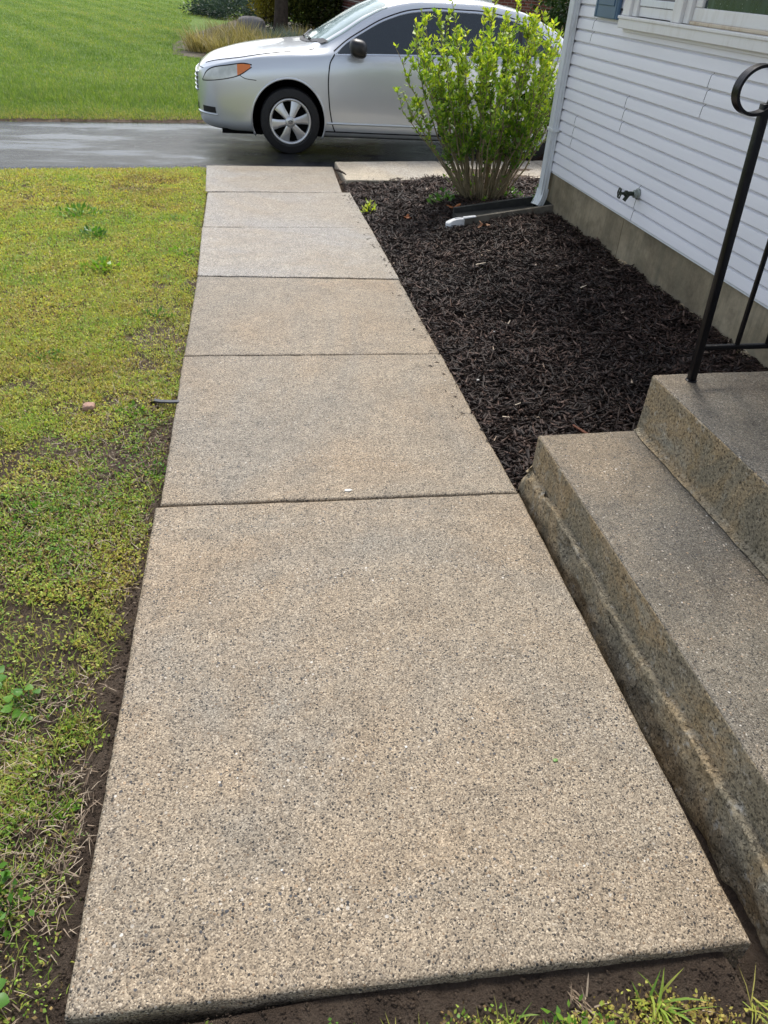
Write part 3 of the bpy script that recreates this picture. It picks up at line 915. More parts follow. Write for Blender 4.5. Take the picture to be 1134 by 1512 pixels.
# ------------------------------------------------------------------ railing
rail = empty('railing', (1.675, 2.255, .42), 'black wrought iron railing with scroll end on the entry landing', 'railing')
pb = np.array([1.675, 2.262, .418]); pt = np.array([1.628, 2.275, 1.335])
def bar(name, a, b, w, bev=.003, parent=rail):
    a, b = np.asarray(a, float), np.asarray(b, float)
    d = b - a; L = np.linalg.norm(d); d = d / L
    V, F = box((-w / 2, -w / 2, 0), (w / 2, w / 2, L), bev, 2)
    x = unit((np.array([1., 0, 0]) - d * d[0] if abs(d[0]) < .8 else np.array([0, 1., 0]) - d * d[1])[None])[0]; y = np.cross(d, x)
    return vf(name, a + V[:, :1] * x + V[:, 1:2] * y + V[:, 2:] * d, F, MAT['iron'], parent, auto=.6)
bar('post', pb, pt, .0265)
bar('bottom_rail', (1.680, 2.262, .552), (2.66, 2.262, .552), .017, .002)
for k in range(7):
    x = 1.815 + k * .125
    bar('baluster', (x, 2.262, .558), (x - .030, 2.268, 1.335), .0135, .0015)
bar('top_channel', (1.63, 2.268, 1.342), (2.66, 2.268, 1.342), .018, .002)
# cap rail curling into a scroll
sc_c = np.array([1.575, 2.268, 1.368])
P = [(2.66, 2.268, 1.430), (2.2, 2.268, 1.430), (1.8, 2.268, 1.431), (1.66, 2.268, 1.432)]
for a in np.linspace(math.radians(75), math.radians(345), 46):
    r = .066 - .012 * max(0, (a - 3.5)) / 3.2
    P.append((sc_c[0] + .010 + r * 1.12 * math.cos(a), 2.268, sc_c[2] + r * math.sin(a)))
V, F = tube(P, 1.0, flat=(.033, .009))
vf('cap_rail', V, F, MAT['iron'], rail, auto=.5)
V, F = lathe([(0, .022), (.004, .021), (.006, .016)], pb + [0, 0, .001], (0, 0, 1), 16, np.array([1., 0, 0]))
vf('post_collar', V, F, MAT['iron'], rail)

# ------------------------------------------------------------------ splash block
sb = empty('splash_block', (2.3, 6.3, -.04), 'dark weathered cement splash block under the downspout outlet', 'splash block')
def sbd(V, N): return N * (.004 * fbm(V[:, 0] * 20, V[:, 1] * 20, V[:, 2] * 20, seed=261))[:, None]
def ramp_wall(y0, y1, x0, x1, z0l, z0r, h0, h1, mat, name):
    V, F = rough_box((x0, y0, 0), (x1, y1, 1.0), .03, .006, None)
    t = (V[:, 0] - x0) / (x1 - x0)
    base = z0l + (z0r - z0l) * t; V[:, 2] = base + V[:, 2] * (h0 + (h1 - h0) * t)
    V = V + sbd(V, unit(V - V.mean(0)))
    return vf(name, V, F, MAT[mat], sb, auto=.9)
ramp_wall(6.085, 6.120, 1.93, 2.72, -.105, -.030, .085, .125, 'splash', 'near_wall')
ramp_wall(6.400, 6.435, 1.93, 2.72, -.105, -.030, .085, .125, 'splash_in', 'far_wall')
ramp_wall(6.119, 6.401, 1.93, 2.70, -.105, -.030, .045, .05, 'splash_in', 'channel_floor')
ramp_wall(6.121, 6.399, 2.685, 2.72, -.030, -.030, .122, .122, 'splash_in', 'back_wall')
# painted tip
a = np.linspace(0, 2 * math.pi, 25)[:-1]
tv = [(1.875 + .085 * math.cos(t) * (1 + .15 * math.sin(3 * t)), 6.11 + .040 * math.sin(t) * (1 + .2 * math.cos(2 * t)), -.040 + .12 * .12 * math.cos(t) - .012 * math.cos(2 * t)) for t in a]
tv2 = [(x, y, z - .05) for x, y, z in tv]
vf('painted_tip', tv + tv2, [list(range(24))] + [[k, 24 + k, 24 + (k + 1) % 24, (k + 1) % 24] for k in range(24)], MAT['white_paint'], sb, auto=.7)
ramp_wall(6.081, 6.119, 1.925, 2.03, -.024, -.009, .010, .006, 'white_paint', 'painted_edge')

# ------------------------------------------------------------------ car
YAW = math.radians(-3.0); CS = 1.04
CU = np.array([math.cos(YAW), math.sin(YAW), 0]); CV = np.array([-math.sin(YAW), math.cos(YAW), 0]); CW = np.array([0, 0, 1.0])
CO = np.array([.825, 9.71, DZ + .004]) - .95 * CS * CU + .875 * CS * CV
def cw(u, v, w):
    u, v, w = np.broadcast_arrays(np.asarray(u, float), np.asarray(v, float), np.asarray(w, float))
    u = np.where(u < .95, .95 - (.95 - u) * 1.09, u); w = w + .085 * np.maximum(w - .335, 0)
    return CO + CS * (u[..., None] * CU + v[..., None] * CV + w[..., None] * CW)
KU = [0, .03, .08, .16, .28, .45, .70, .95, 1.15, 1.3, 1.5, 1.8, 2.0, 2.2, 2.4, 3.0, 3.5, 3.9, 4.2, 4.5, 4.68, 4.77, 4.80]
def K(v): return pchip(KU, v)
f_wb = K([.34, .50, .62, .71, .785, .845, .885, .900, .906, .908, .910, .912, .912, .912, .912, .912, .910, .90, .885, .85, .78, .66, .45])
f_bot = K([.34, .26, .225, .205, .195, .19, .19, .19, .185, .18, .18, .18, .18, .18, .18, .18, .18, .19, .20, .24, .30, .36, .45])
f_zb = K([.66, .705, .74, .765, .795, .828, .868, .898, .918, .930, .944, .957, .963, .968, .973, .988, 1.0, 1.02, 1.03, 1.03, 1.0, .95, .85])
f_ze = K([.67, .72, .758, .787, .820, .858, .905, .938, .958, .985, 1.06, 1.215, 1.298, 1.352, 1.38, 1.392, 1.358, 1.245, 1.10, 1.06, 1.03, .97, .86])
f_ve = K([.28, .43, .55, .64, .715, .77, .80, .80, .790, .775, .745, .69, .658, .635, .622, .618, .62, .65, .71, .74, .70, .58, .38])
f_zc = K([.69, .75, .795, .838, .875, .918, .962, .992, 1.015, 1.085, 1.195, 1.350, 1.418, 1.448, 1.462, 1.462, 1.415, 1.28, 1.13, 1.085, 1.06, 1.0, .88])
def section(u):
    wb_, zo, zb, ze, ve, zc = f_wb(u), f_bot(u), f_zb(u), f_ze(u), f_ve(u), f_zc(u)
    H = zb - zo
    P = [(0, zo), (wb_ * .80, zo), (wb_ * .955, zo + .05), (wb_ * .988, zo + .28 * H), (wb_ * 1.0, zo + .52 * H), (wb_ * .995, zo + .76 * H),
         (wb_ * .982, zo + .88 * H), (wb_ * .945, zb), (ve, ze), (ve * .86, ze + .62 * (zc - ze)), (ve * .45, ze + .93 * (zc - ze)), (0, zc)]
    P = np.array(P); out = []
    n = len(P)
    for i in range(n - 1):
        p0 = P[max(i - 1, 0)]; p1 = P[i]; p2 = P[i + 1]; p3 = P[min(i + 2, n - 1)]
        if i == 0: p0 = np.array([-P[1][0], P[1][1]])
        if i == n - 2: p3 = np.array([-P[-2][0], P[-2][1]])
        for t in np.arange(7) / 7:
            m1 = (p2 - p0) * .42; m2 = (p3 - p1) * .42
            out.append((2*t**3-3*t**2+1)*p1 + (t**3-2*t**2+t)*m1 + (-2*t**3+3*t**2)*p2 + (t**3-t**2)*m2)
    out.append(P[-1])
    return np.array(out)
US = np.unique(np.concatenate([[0, .008, .018], np.linspace(.03, .3, 22), np.linspace(.3, 4.5, 230), np.linspace(4.5, 4.8, 20)]))
SEC = np.array([section(u) for u in US])
NT = SEC.shape[1]
_section = section
def section(u):
    u = float(np.clip(u, US[0], US[-1])); i = min(int(np.searchsorted(US, u, side='right')) - 1, len(US) - 2)
    t = (u - US[i]) / (US[i + 1] - US[i])
    return SEC[i] * (1 - t) + SEC[i + 1] * t
i_sh, i_ed = 7 * 7, 8 * 7        # shoulder and roof-edge rows
def side_v(u, w):
    """half width of the body side at (u, w)"""
    u = np.atleast_1d(np.asarray(u, float)); w = np.broadcast_to(np.asarray(w, float), u.shape)
    r = np.empty(u.shape)
    for k in np.ndindex(u.shape):
        s = section(u[k]); a = s[14:i_ed + 1]
        r[k] = np.interp(w[k], np.maximum.accumulate(a[:, 1]), a[:, 0])
    return r
def top_w(u, v):
    u = np.atleast_1d(np.asarray(u, float)); v = np.broadcast_to(np.asarray(v, float), u.shape)
    r = np.empty(u.shape)
    for k in np.ndindex(u.shape):
        s = section(u[k]); a = s[i_ed - 7:][::-1]
        r[k] = np.interp(abs(v[k]), np.maximum.accumulate(a[:, 0]), a[:, 1])
    return r
def front_u(v, w):
    """how far back the nose is at lateral v, height w"""
    us = US[US < .9]
    hw = []
    for a in SEC[US < .9]:
        # widest |v| whose height reaches w
        hw.append(max(np.interp(w, a[7:i_ed + 1, 1], a[7:i_ed + 1, 0], left=0, right=0), (np.interp(w, a[i_ed:, 1], a[i_ed:, 0], left=0, right=0))))
    hw = np.maximum.accumulate(np.array(hw))
    return np.interp(abs(v), hw, us)

def paint_mat():
    m = M('silver_paint', .30, .5, .55)
    fl = m.vor(900)
    m.color(m.mix(.12, (.66, .69, .715), m.ramp(fl.outputs['Distance'], [(0, (.76, .78, .80)), (.7, (.50, .52, .54))])))
    dr = m.ramp(m.vor(95).outputs['Distance'], [(.12, 1.0), (.26, 0.0)])
    m.bump(dr, .12, .002)
    m.b.inputs['Coat Weight'].default_value = .8; m.b.inputs['Coat Roughness'].default_value = .06
    return m.m
MC = dict(paint=paint_mat(), glass=glass_mat('tinted_glass', (.014, .022, .028), .02), shield=None,
          chrome=plain('chrome', (.75, .77, .78), .12, .5, 1.0), black=plain('black_trim', (.012, .012, .013), .4, .5, bmp=.1, vs=20),
          tyre=plain('tyre_rubber', (.014, .014, .015), .65, .4, var=.3, vs=30, bmp=.25), rim=plain('hubcap_silver', (.60, .61, .62), .32, .5, .7, var=.06, vs=10),
          lamp=None, amber=plain('amber_lens', (.75, .20, .03), .12, .7), liner=plain('arch_liner', (.004, .004, .004), .9, .1), seam=plain('panel_gap', (.02, .02, .022), .8, .1))
def shield_mat():
    m = M('windshield_glass', .05, .9)
    f = m.noise(2.2, 4, .5, vec=m.scaled((.6, 2.2, 1.0)))
    m.color(m.ramp(f, [(.35, (.16, .25, .25)), (.65, (.34, .45, .45))]))  # pale teal puts the sky's reflection into the glass colour
    d = m.ramp(m.vor(60).outputs['Distance'], [(.14, 1.0), (.30, 0.0)])
    m.bump(d, .3, .003); m.rough(m.ramp(d, [(0, .06), (1, .3)]))
    return m.m
MC['shield'] = shield_mat()
def lamp_mat():
    m = M('headlamp_lens', .10, .8)
    m.color(m.ramp(m.noise(6, 4, .5), [(.35, (.50, .52, .47)), (.6, (.78, .79, .74))]))
    m.b.inputs['Coat Weight'].default_value = 1; m.b.inputs['Coat Roughness'].default_value = .03
    return m.m
MC['lamp'] = lamp_mat()

car = empty('parked_car', tuple(CO + CS * 2.4 * CU), 'silver sedan parked on the wet driveway behind the leafy bush', 'car')
# body shell with wheel openings
RA = .392; WH = [(.95, .333), (3.726, .333)]
g = np.zeros((len(US), NT, 3))
for s_ in (-1,):
    for i, u in enumerate(US):
        g[i, :, 0] = u; g[i, :, 1] = s_ * SEC[i, :, 0]; g[i, :, 2] = SEC[i, :, 1]
keep = np.ones((len(US) - 1, NT - 1), bool)
for wu, ww in WH:
    d = np.hypot(g[..., 0] - wu, g[..., 2] - ww)
    sidem = (np.arange(NT)[None, :] >= 3) & (np.arange(NT)[None, :] <= i_sh)
    inside = (d < RA) & sidem
    # snap the rim of the opening onto the circle
    dc_ = (d[:-1, :-1] + d[1:, :-1] + d[1:, 1:] + d[:-1, 1:]) / 4
    jm = (np.arange(NT - 1)[None, :] >= 3) & (np.arange(NT - 1)[None, :] <= i_sh)
    rem = (dc_ < RA) & jm
    keep &= ~rem
    touch_r = np.zeros_like(d, bool); touch_k = np.zeros_like(d, bool)
    for a in (0, 1):
        for b in (0, 1):
            touch_r[a:len(US) - 1 + a, b:NT - 1 + b] |= rem
            touch_k[a:len(US) - 1 + a, b:NT - 1 + b] |= ~rem & jm
    rim = touch_r & touch_k & (np.arange(NT)[None, :] > 3) & (d > .25)
    ang = np.arctan2(g[..., 2] - ww, g[..., 0] - wu)
    g[..., 0] = np.where(rim, wu + RA * np.cos(ang), g[..., 0])
    g[..., 2] = np.where(rim, np.maximum(ww + RA * np.sin(ang), .12), g[..., 2])
idx = np.arange(len(US) * NT).reshape(len(US), NT)
FQ = [[idx[i, j], idx[i, j + 1], idx[i + 1, j + 1], idx[i + 1, j]] for i in range(len(US) - 1) for j in range(NT - 1) if keep[i, j]]
FQ.append([int(k) for k in idx[0, :][::-1]]); FQ.append([int(k) for k in idx[-1, :]])
Gl = g.reshape(-1, 3); Gr = Gl * [1, -1, 1]
V, F = cat([(Gl, FQ), (Gr, [f[::-1] for f in FQ])])
body = vf('body', cw(V[:, 0], V[:, 1], V[:, 2]), F, MC['paint'], car, auto=.75)

def side_patch(name, us, lo, hi, mat, off, parent, n=8, sides=(-1, 1)):
    us = np.asarray(us, float)
    for s_ in sides:
        Vp = []
        for u in us:
            ws = np.linspace(lo(u), hi(u), n)
            v = side_v(np.full(n, u), ws) + off
            Vp.append(cw(np.full(n, u), s_ * v, ws))
        F = grid_faces(len(us), n)
        if s_ > 0: F = [f[::-1] for f in F]
        vf(name, np.concatenate(Vp), F, mat, parent, smooth=True)
def side_line(name, pts, width, mat, off, parent, sides=(-1, 1), sub=12):
    pts = np.asarray(pts, float)
    # catmull through the points
    t = np.arange(len(pts)); tt_ = np.linspace(0, len(pts) - 1, (len(pts) - 1) * sub + 1)
    pu = pchip(t, pts[:, 0])(tt_); pw = pchip(t, pts[:, 1])(tt_)
    d = unit(np.gradient(np.stack([pu, pw], 1), axis=0)); nrm = np.stack([-d[:, 1], d[:, 0]], 1) * width / 2
    for s_ in sides:
        A = np.stack([pu, pw], 1) + nrm; B = np.stack([pu, pw], 1) - nrm
        va = side_v(A[:, 0], A[:, 1]) + off; vb = side_v(B[:, 0], B[:, 1]) + off
        V = np.concatenate([cw(A[:, 0], s_ * va, A[:, 1]), cw(B[:, 0], s_ * vb, B[:, 1])])
        n = len(pu)
        vf(name, V, [[k, k + 1, n + k + 1, n + k] for k in range(n - 1)], mat, parent)
gt = pchip([1.47, 1.56, 1.75, 2.0, 2.3, 2.6, 3.0, 3.3, 3.6, 3.82, 4.0], [.962, 1.035, 1.135, 1.248, 1.325, 1.350, 1.350, 1.325, 1.262, 1.16, 1.03])
gb = lambda u: f_zb(u) + .014
side_patch('side_window', np.linspace(1.475, 2.665, 26), gb, lambda u: max(gb(u) + .002, gt(u)), MC['glass'], .004, body)
side_patch('side_window', np.linspace(2.715, 3.50, 18), gb, lambda u: max(gb(u) + .002, gt(u)), MC['glass'], .004, body)
side_patch('quarter_window', np.linspace(3.535, 3.97, 12), gb, lambda u: max(gb(u) + .002, gt(u)), MC['glass'], .004, body)
side_patch('pillar_trim', np.linspace(2.665, 2.715, 3), gb, gt, MC['black'], .005, body)
side_patch('pillar_trim', np.linspace(3.50, 3.535, 3), gb, gt, MC['black'], .005, body)
side_line('window_chrome', [(1.44, .955), (1.56, 1.045), (1.75, 1.147), (2.0, 1.260), (2.3, 1.338), (2.6, 1.363), (3.0, 1.363), (3.3, 1.338), (3.6, 1.275), (3.85, 1.155), (4.02, 1.03)], .013, MC['chrome'], .009, body)
side_line('window_gap', [(1.43, .975), (1.56, 1.062), (1.75, 1.163), (2.0, 1.275), (2.3, 1.352), (2.6, 1.376), (3.0, 1.376), (3.3, 1.352), (3.6, 1.288), (3.86, 1.165)], .009, MC['seam'], .006, body)
side_line('belt_chrome', [(1.44, gb(1.44) - .008), (2.0, gb(2.0) - .008), (2.7, gb(2.7) - .008), (3.4, gb(3.4) - .008), (4.02, gb(4.02) - .006)], .011, MC['chrome'], .006, body)
# panel gaps
side_line('panel_gap', [(1.44, .952), (1.385, .86), (1.370, .70), (1.385, .50), (1.43, .30), (1.455, .245)], .013, MC['seam'], .003, body)
side_line('panel_gap', [(2.69, .965), (2.685, .70), (2.66, .40), (2.66, .245)], .013, MC['seam'], .003, body)
side_line('panel_gap', [(3.62, 1.0), (3.50, .80), (3.36, .58), (3.30, .30)], .013, MC['seam'], .003, body)
side_line('panel_gap', [(1.34, .248), (2.0, .246), (2.7, .246), (3.35, .25)], .014, MC['seam'], .003, body)
side_line('panel_gap', [(.44, .735), (.52, .700), (.62, .692)], .006, MC['seam'], .003, body)
# belt crease highlights come from the section; sill lip
for s_ in (-1, 1):
    P = [cw(u, s_ * (side_v(u, .34)[0] + .001), .335) for u in np.linspace(1.36, 3.3, 24)]
    V, F = tube(P, .012 * CS, 6)
    vf('side_moulding', V, F, MC['paint'], body, smooth=True)
for u in (2.52, 3.38):
    for s_ in (-1, 1):
        P = [cw(u + t, s_ * (side_v(u, .80)[0] + .028 * math.sin(math.pi * (t + .1) / .2) + .003), .80 + .02 * (u - 2.5)) for t in np.linspace(-.1, .1, 11)]
        V, F = tube(P, .014, 8); vf('door_handle', V, F, MC['paint'], body, smooth=True)

# windscreen and rear glass
def top_patch(name, us, vlim, mat, off, n=17):
    Vp = []
    for u in us:
        vs_ = np.linspace(-1, 1, n) * vlim(u)
        Vp.append(cw(np.full(n, u), vs_, top_w(np.full(n, u), vs_) + off))
    F = grid_faces(len(us), n)
    return vf(name, np.concatenate(Vp), [f[::-1] for f in F], mat, body, smooth=True)
# the base of the screen bows forward at the middle
def screen():
    Vp = []; nr, n = 26, 21
    for i in range(nr):
        t = i / (nr - 1)
        row = []
        for q in np.linspace(-1, 1, n):
            ub = 1.17 + .20 * q * q; ut = 1.925 + .10 * q * q
            u = ub + (ut - ub) * t
            vmax = f_ve(u) - .035
            v = q * vmax
            row.append(cw(u, v, top_w(u, v)[0] + .006))
        Vp.append(np.array(row))
    vf('windscreen', np.concatenate(Vp), [f[::-1] for f in grid_faces(nr, n)], MC['shield'], body, smooth=True)
    Vp = []
    for i in range(14):
        t = i / 13
        Vp.append(np.array([cw(1.10 + .20 * q * q + .075 * t, q * (f_ve(1.2 + .15 * q * q) - .03), top_w(1.10 + .20 * q * q + .075 * t, q * .72)[0] + .004) for q in np.linspace(-1, 1, 17)]))
    vf('cowl_panel', np.concatenate(Vp), [f[::-1] for f in grid_faces(14, 17)], MC['black'], body, smooth=True)
    top_patch('rear_window', np.linspace(3.52, 4.12, 14), lambda u: f_ve(u) - .05, MC['glass'], .005)
screen()
for q0, q1 in ((-.55, .05), (.05, .62)):
    P = [cw(1.16 + .2 * q * q + .03 * k, q * .74, top_w(1.16 + .2 * q * q + .03 * k, q * .74)[0] + .025) for k, q in enumerate(np.linspace(q0, q1, 8) * 1.0)]
    P = [cw(1.15 + .05 * (k / 7.) + .16 * q * q, q * .74, top_w(1.15 + .05 * (k / 7.) + .16 * q * q, q * .74)[0] + .022) for k, q in enumerate(np.linspace(q0, q1, 8))]
    V, F = tube(P, .011, 6); vf('wiper', V, F, MC['black'], body)
# bonnet shut lines
for s_ in (-1, 1):
    P = np.array([cw(u, s_ * (f_ve(u) - .02 - .03 * sstep(.5, .15, u)), top_w(u, f_ve(u) - .02 - .03 * sstep(.5, .15, u))[0] + .002) for u in np.linspace(.12, 1.22, 30)])
    V, F = tube(P, .0035, 4); vf('panel_gap', V, F, MC['seam'], body)
P = np.array([cw(front_u(v, .752) - .002, v, .755) for v in np.linspace(-.60, .60, 31)])
V, F = tube(P, .004, 4); vf('panel_gap', V, F, MC['seam'], body)

# lamps
lo_ = pchip([.085, .20, .43, .57], [.652, .668, .722, .800]); hi_ = pchip([.085, .13, .20, .35, .50, .57], [.660, .728, .768, .800, .824, .822])
side_patch('headlight', np.linspace(.088, .435, 26), lo_, hi_, MC['lamp'], .006, body)
side_patch('turn_signal', np.linspace(.435, .566, 10), lo_, lambda u: max(lo_(u) + .002, hi_(u)), MC['amber'], .006, body)
side_line('lamp_gap', [(.080, .650), (.13, .733), (.20, .773), (.35, .805), (.50, .829), (.58, .822)], .010, MC['seam'], .004, body)
side_line('lamp_gap', [(.080, .646), (.20, .663), (.43, .717), (.58, .803)], .007, MC['seam'], .004, body)
# grille
def front_patch(name, v0, v1, w0, w1, mat, off, n=15, m=6):
    Vp = []
    for w in np.linspace(w0, w1, m):
        vs_ = np.linspace(v0, v1, n)
        Vp.append(np.array([cw(front_u(v, w) - off, v, w) for v in vs_]))
    vf(name, np.concatenate(Vp), grid_faces(m, n), mat, body, smooth=True)
front_patch('grille', -.46, .46, .545, .700, MC['black'], .004)
for w in (.545, .585, .625, .665, .702):
    P = np.array([cw(front_u(v, w) - .010, v, w) for v in np.linspace(-.47, .47, 21)])
    V, F = tube(P, .010 if w not in (.545, .702) else .013, 6); vf('grille_bar', V, F, MC['chrome'], body, smooth=True)
V, F = lathe([(0, 0), (0, .05), (.012, .052), (.016, .04)], cw(-.012, 0, .63), -CU, 20); vf('badge', V, F, MC['chrome'], body, smooth=True)
front_patch('lower_intake', -.42, .42, .32, .42, MC['black'], .004)
for s_ in (-1, 1):
    front_patch('fog_recess', *( (-.735, -.600) if s_ < 0 else (.600, .735)), .365, .420, MC['black'], .005, 6, 4)
    P = np.array([cw(front_u(v, .35) - .006, s_ * v, .352) for v in np.linspace(.42, .74, 10)])
    V, F = tube(P, .010, 6); vf('bumper_lip', V, F, MC['paint'], body, smooth=True)
    # tail lamp
side_patch('tail_light', np.linspace(4.42, 4.74, 10), lambda u: .80, lambda u: f_zb(u) - .02, plain('red_lens', (.35, .01, .012), .12, .7), .005, body)
# number plate edge on the front bumper
vf('plate', cw(np.array([-.012, -.012, -.012, -.012]), np.array([-.16, .16, .16, -.16]), np.array([.43, .43, .53, .53])), [[0, 1, 2, 3]], MC['black'], body)
# arch lips and liners
for wu, ww in WH:
    for s_ in (-1, 1):
        aa = np.linspace(math.radians(-24), math.radians(204), 44)
        outer = []; inner = []
        P = [cw(wu + RA * math.cos(a), s_ * (side_v(wu + RA * math.cos(a), max(.22, ww + RA * math.sin(a)))[0] + .001), ww + RA * math.sin(a)) for a in aa]
        V, F = tube(P, .012, 6); vf('arch_lip', V, F, MC['paint'], body, smooth=True)
        Vl = []
        for a in aa:
            Vl.append([cw(wu + (RA + .004) * math.cos(a), s_ * v, ww + (RA + .004) * math.sin(a)) for v in (.872, .60, .45)] + [cw(wu, s_ * .45, ww)])
        vf('arch_liner', np.array(Vl).reshape(-1, 3), grid_faces(len(aa), 4), MC['liner'], body)
# underbody
V = cw(*np.array([(u, v, w) for u in (.25, 4.6) for v in (-.74, .74) for w in (.17, .22)]).T)
vf('underbody', V, [[0, 2, 3, 1], [4, 5, 7, 6], [0, 1, 5, 4], [2, 6, 7, 3], [0, 4, 6, 2], [1, 3, 7, 5]], MC['liner'], body)
# mirrors
for s_ in (-1, 1):
    bm = bmesh.new(); bmesh.ops.create_uvsphere(bm, u_segments=20, v_segments=14, radius=1)
    vv = np.array([v.co[:] for v in bm.verts]); ff = [[v.index for v in f.verts] for f in bm.faces]; bm.free()
    e = np.sign(vv) * np.abs(vv) ** .72
    mu = 1.675 + .095 * e[:, 0] + .018 * e[:, 2] * 0; mv = s_ * (1.015 + .105 * e[:, 1]); mw = 1.020 + .080 * e[:, 2] - .012 * e[:, 0]
    vf('mirror', cw(mu, mv, mw), ff if s_ > 0 else [f[::-1] for f in ff], MC['black'], body, smooth=True)
    V, F = tube([cw(1.64, s_ * .87, .962), cw(1.67, s_ * .93, .963), cw(1.69, s_ * .98, .968)], [.03, .026, .03], 8)
    vf('mirror_arm', V, F, MC['black'], body, smooth=True)

# wheels
def wheel(wu, s_):
    C = cw(wu, s_ * .79, .333); axd = CV * s_
    R_ = .333 * CS; rr = .232 * CS
    tyre_prof = [(-.10, rr + .0), (-.105, rr + .03), (-.11, R_ - .05), (-.095, R_ - .012), (-.07, R_), (.07, R_), (.095, R_ - .010), (.108, R_ - .05), (.112, R_ - .085), (.104, rr + .018), (.096, rr + .004), (.08, rr - .01)]
    w = vf('wheel', *lathe(tyre_prof, C, axd, 64), MC['tyre'], car, auto=.5)
    vf('rim_ring', *lathe([(.085, rr + .004), (.100, rr), (.103, rr - .012), (.096, rr - .024), (.07, rr - .032)], C, axd, 64), MC['rim'], w, smooth=True)
    vf('wheel_well', *lathe([(.055, rr - .01), (.050, .01), (.05, .0)], C, axd, 32), MC['liner'], w)
    up_ = CW; fw = CU
    def pt(r, a, d): return C + axd * d + r * (math.cos(a) * fw + math.sin(a) * up_)
    for k in range(6):
        a0 = math.radians(10 + 60 * k)
        Vs = []
        rs = np.linspace(.045, rr - .006, 9)
        for r in rs:
            t = (r - .045) / (rr - .05)
            hw = .34 * (1 - t) ** 4 + .285
            dcent = .112 - .010 * t - .018 * t * t
            for q in np.linspace(-1, 1, 7):
                Vs.append(pt(r, a0 + q * hw, dcent - .010 * abs(q) ** 6 * (1 - .6 * t)))
        F = grid_faces(9, 7)
        if s_ > 0: F = [f[::-1] for f in F]
        vf('spoke', Vs, F, MC['rim'], w, smooth=True)
    hub = vf('hub_cap', *lathe([(.100, .062), (.112, .058), (.118, .046), (.121, .040), (.1215, .0)], C, axd, 32), MC['rim'], w, smooth=True)
    parts = []
    for rx, ry, dz in ((.026, .018, 0), (.009, .017, 0), (.020, .0075, .0085)):
        a = np.linspace(0, 2 * math.pi, 25)
        parts.append(tube([C + axd * .124 + rx * math.cos(t) * fw + (dz + ry * math.sin(t)) * up_ for t in a], .0025, 5, False))
    vf('emblem', *cat(parts), MC['seam'], w)
for wu, ww in WH:
    for s_ in (-1, 1): wheel(wu, s_)

# ------------------------------------------------------------------ mulch
def in_bed(x, y):
    ok = (x > xr(y) + .004) & (x < XH + .02) & (y > 2.30) & (y < 8.2 + .06 * x)
    ok &= ~((x > 1.09) & (y < YE + .03))
    ok &= ~((x > 1.90) & (x < 2.74) & (y > 6.08) & (y < 6.44))
    return ok | ((x >= XH) & (x < 3.6) & (y > 6.34) & (y < 8.3))
N = 125000
x = rng.uniform(1.05, 3.6, N); y = 2.2 + (8.6 - 2.2) * rng.uniform(0, 1, N) ** 1.25
ok = in_bed(x, y); x, y = x[ok], y[ok]
n = len(x)
far_ = np.clip((y - 2) / 6, 0, 1)
L = (.013 + .115 * rng.beta(1.15, 3.6, n)) * (1 + .25 * far_); W = L * rng.uniform(.07, .30, n); W = np.clip(W, .0032, .015); T = rng.uniform(.0012, .004, n)
mound = .030 * np.maximum(0, fbm(x * 4, y * 4, seed=331)) + .018 * fbm(x * 13, y * 13, seed=332)
edge = np.clip((x - xr(y)) / .10, 0, 1)
z = ground_z(x, y) + .006 + (mound + rng.uniform(0, .026, n)) * (.25 + .75 * edge)
az = rng.uniform(0, 2 * math.pi, n); pit = rng.normal(0, .30, n); rol = rng.normal(0, .5, n)
sp_ = np.arange(140); y[sp_] = rng.uniform(2.6, 8.0, 140); x[sp_] = xr(y[sp_]) - .004 - .10 * rng.uniform(0, 1, 140) ** 2.5
z[sp_] = pz(y[sp_]) + .006; pit[sp_] *= .15; rol[sp_] *= .2; L[sp_] = np.clip(L[sp_] * .6, .008, .03); W[sp_] = np.clip(W[sp_] * .7, .002, .007)
d = np.stack([np.cos(az) * np.cos(pit), np.sin(az) * np.cos(pit), np.sin(pit)], 1)
s = np.stack([-np.sin(az), np.cos(az), np.zeros(n)], 1); u = np.cross(d, s)
s, u = s * np.cos(rol)[:, None] + u * np.sin(rol)[:, None], u * np.cos(rol)[:, None] - s * np.sin(rol)[:, None]
C = np.stack([x, y, z], 1); hl = (L / 2)[:, None]; hw = (W / 2)[:, None]; ht = (T / 2)[:, None]
k1 = rng.uniform(.15, .7, (n, 1)); k2 = rng.uniform(.25, .9, (n, 1)); bend = (rng.normal(0, .12, n) * L)[:, None]
A = [C - d * hl + s * hw * k1 + u * bend, C - d * hl - s * hw * k1 + u * bend, C + s * hw + u * ht, C - s * hw + u * ht, C + d * hl + s * hw * k2 * .6 + u * bend, C + d * hl - s * hw * k2 * .6 + u * bend, C + s * hw * .8 - u * ht, C - s * hw * .8 - u * ht]
V = np.stack(A, 1).reshape(-1, 3)
i = (np.arange(n) * 8)[:, None]
Q = np.concatenate([i + np.array([[0, 1, 3, 2]]), i + np.array([[2, 3, 5, 4]]), i + np.array([[1, 0, 6, 7]]), i + np.array([[7, 6, 4, 5]])])
T3 = np.concatenate([i + np.array([[0, 2, 6]]), i + np.array([[2, 4, 6]]), i + np.array([[1, 7, 3]]), i + np.array([[3, 7, 5]])])
red = .10 * sstep(1.7, 2.5, x) + .14 * fbm(x * 3, y * 3, seed=341)
t = np.clip(rng.beta(2.0, 3.6, n) + red + (rng.uniform(0, 1, n) > .992) * .5, 0, 1)
tint = np.concatenate([np.tile(t, 4), np.tile(t, 4)])
add('wood_mulch', mesh_np('wood_mulch', V, Q, T3, tint), MAT['mulch'], kind='stuff', label='dark brown shredded wood mulch covering the bed beside the house', category='mulch')
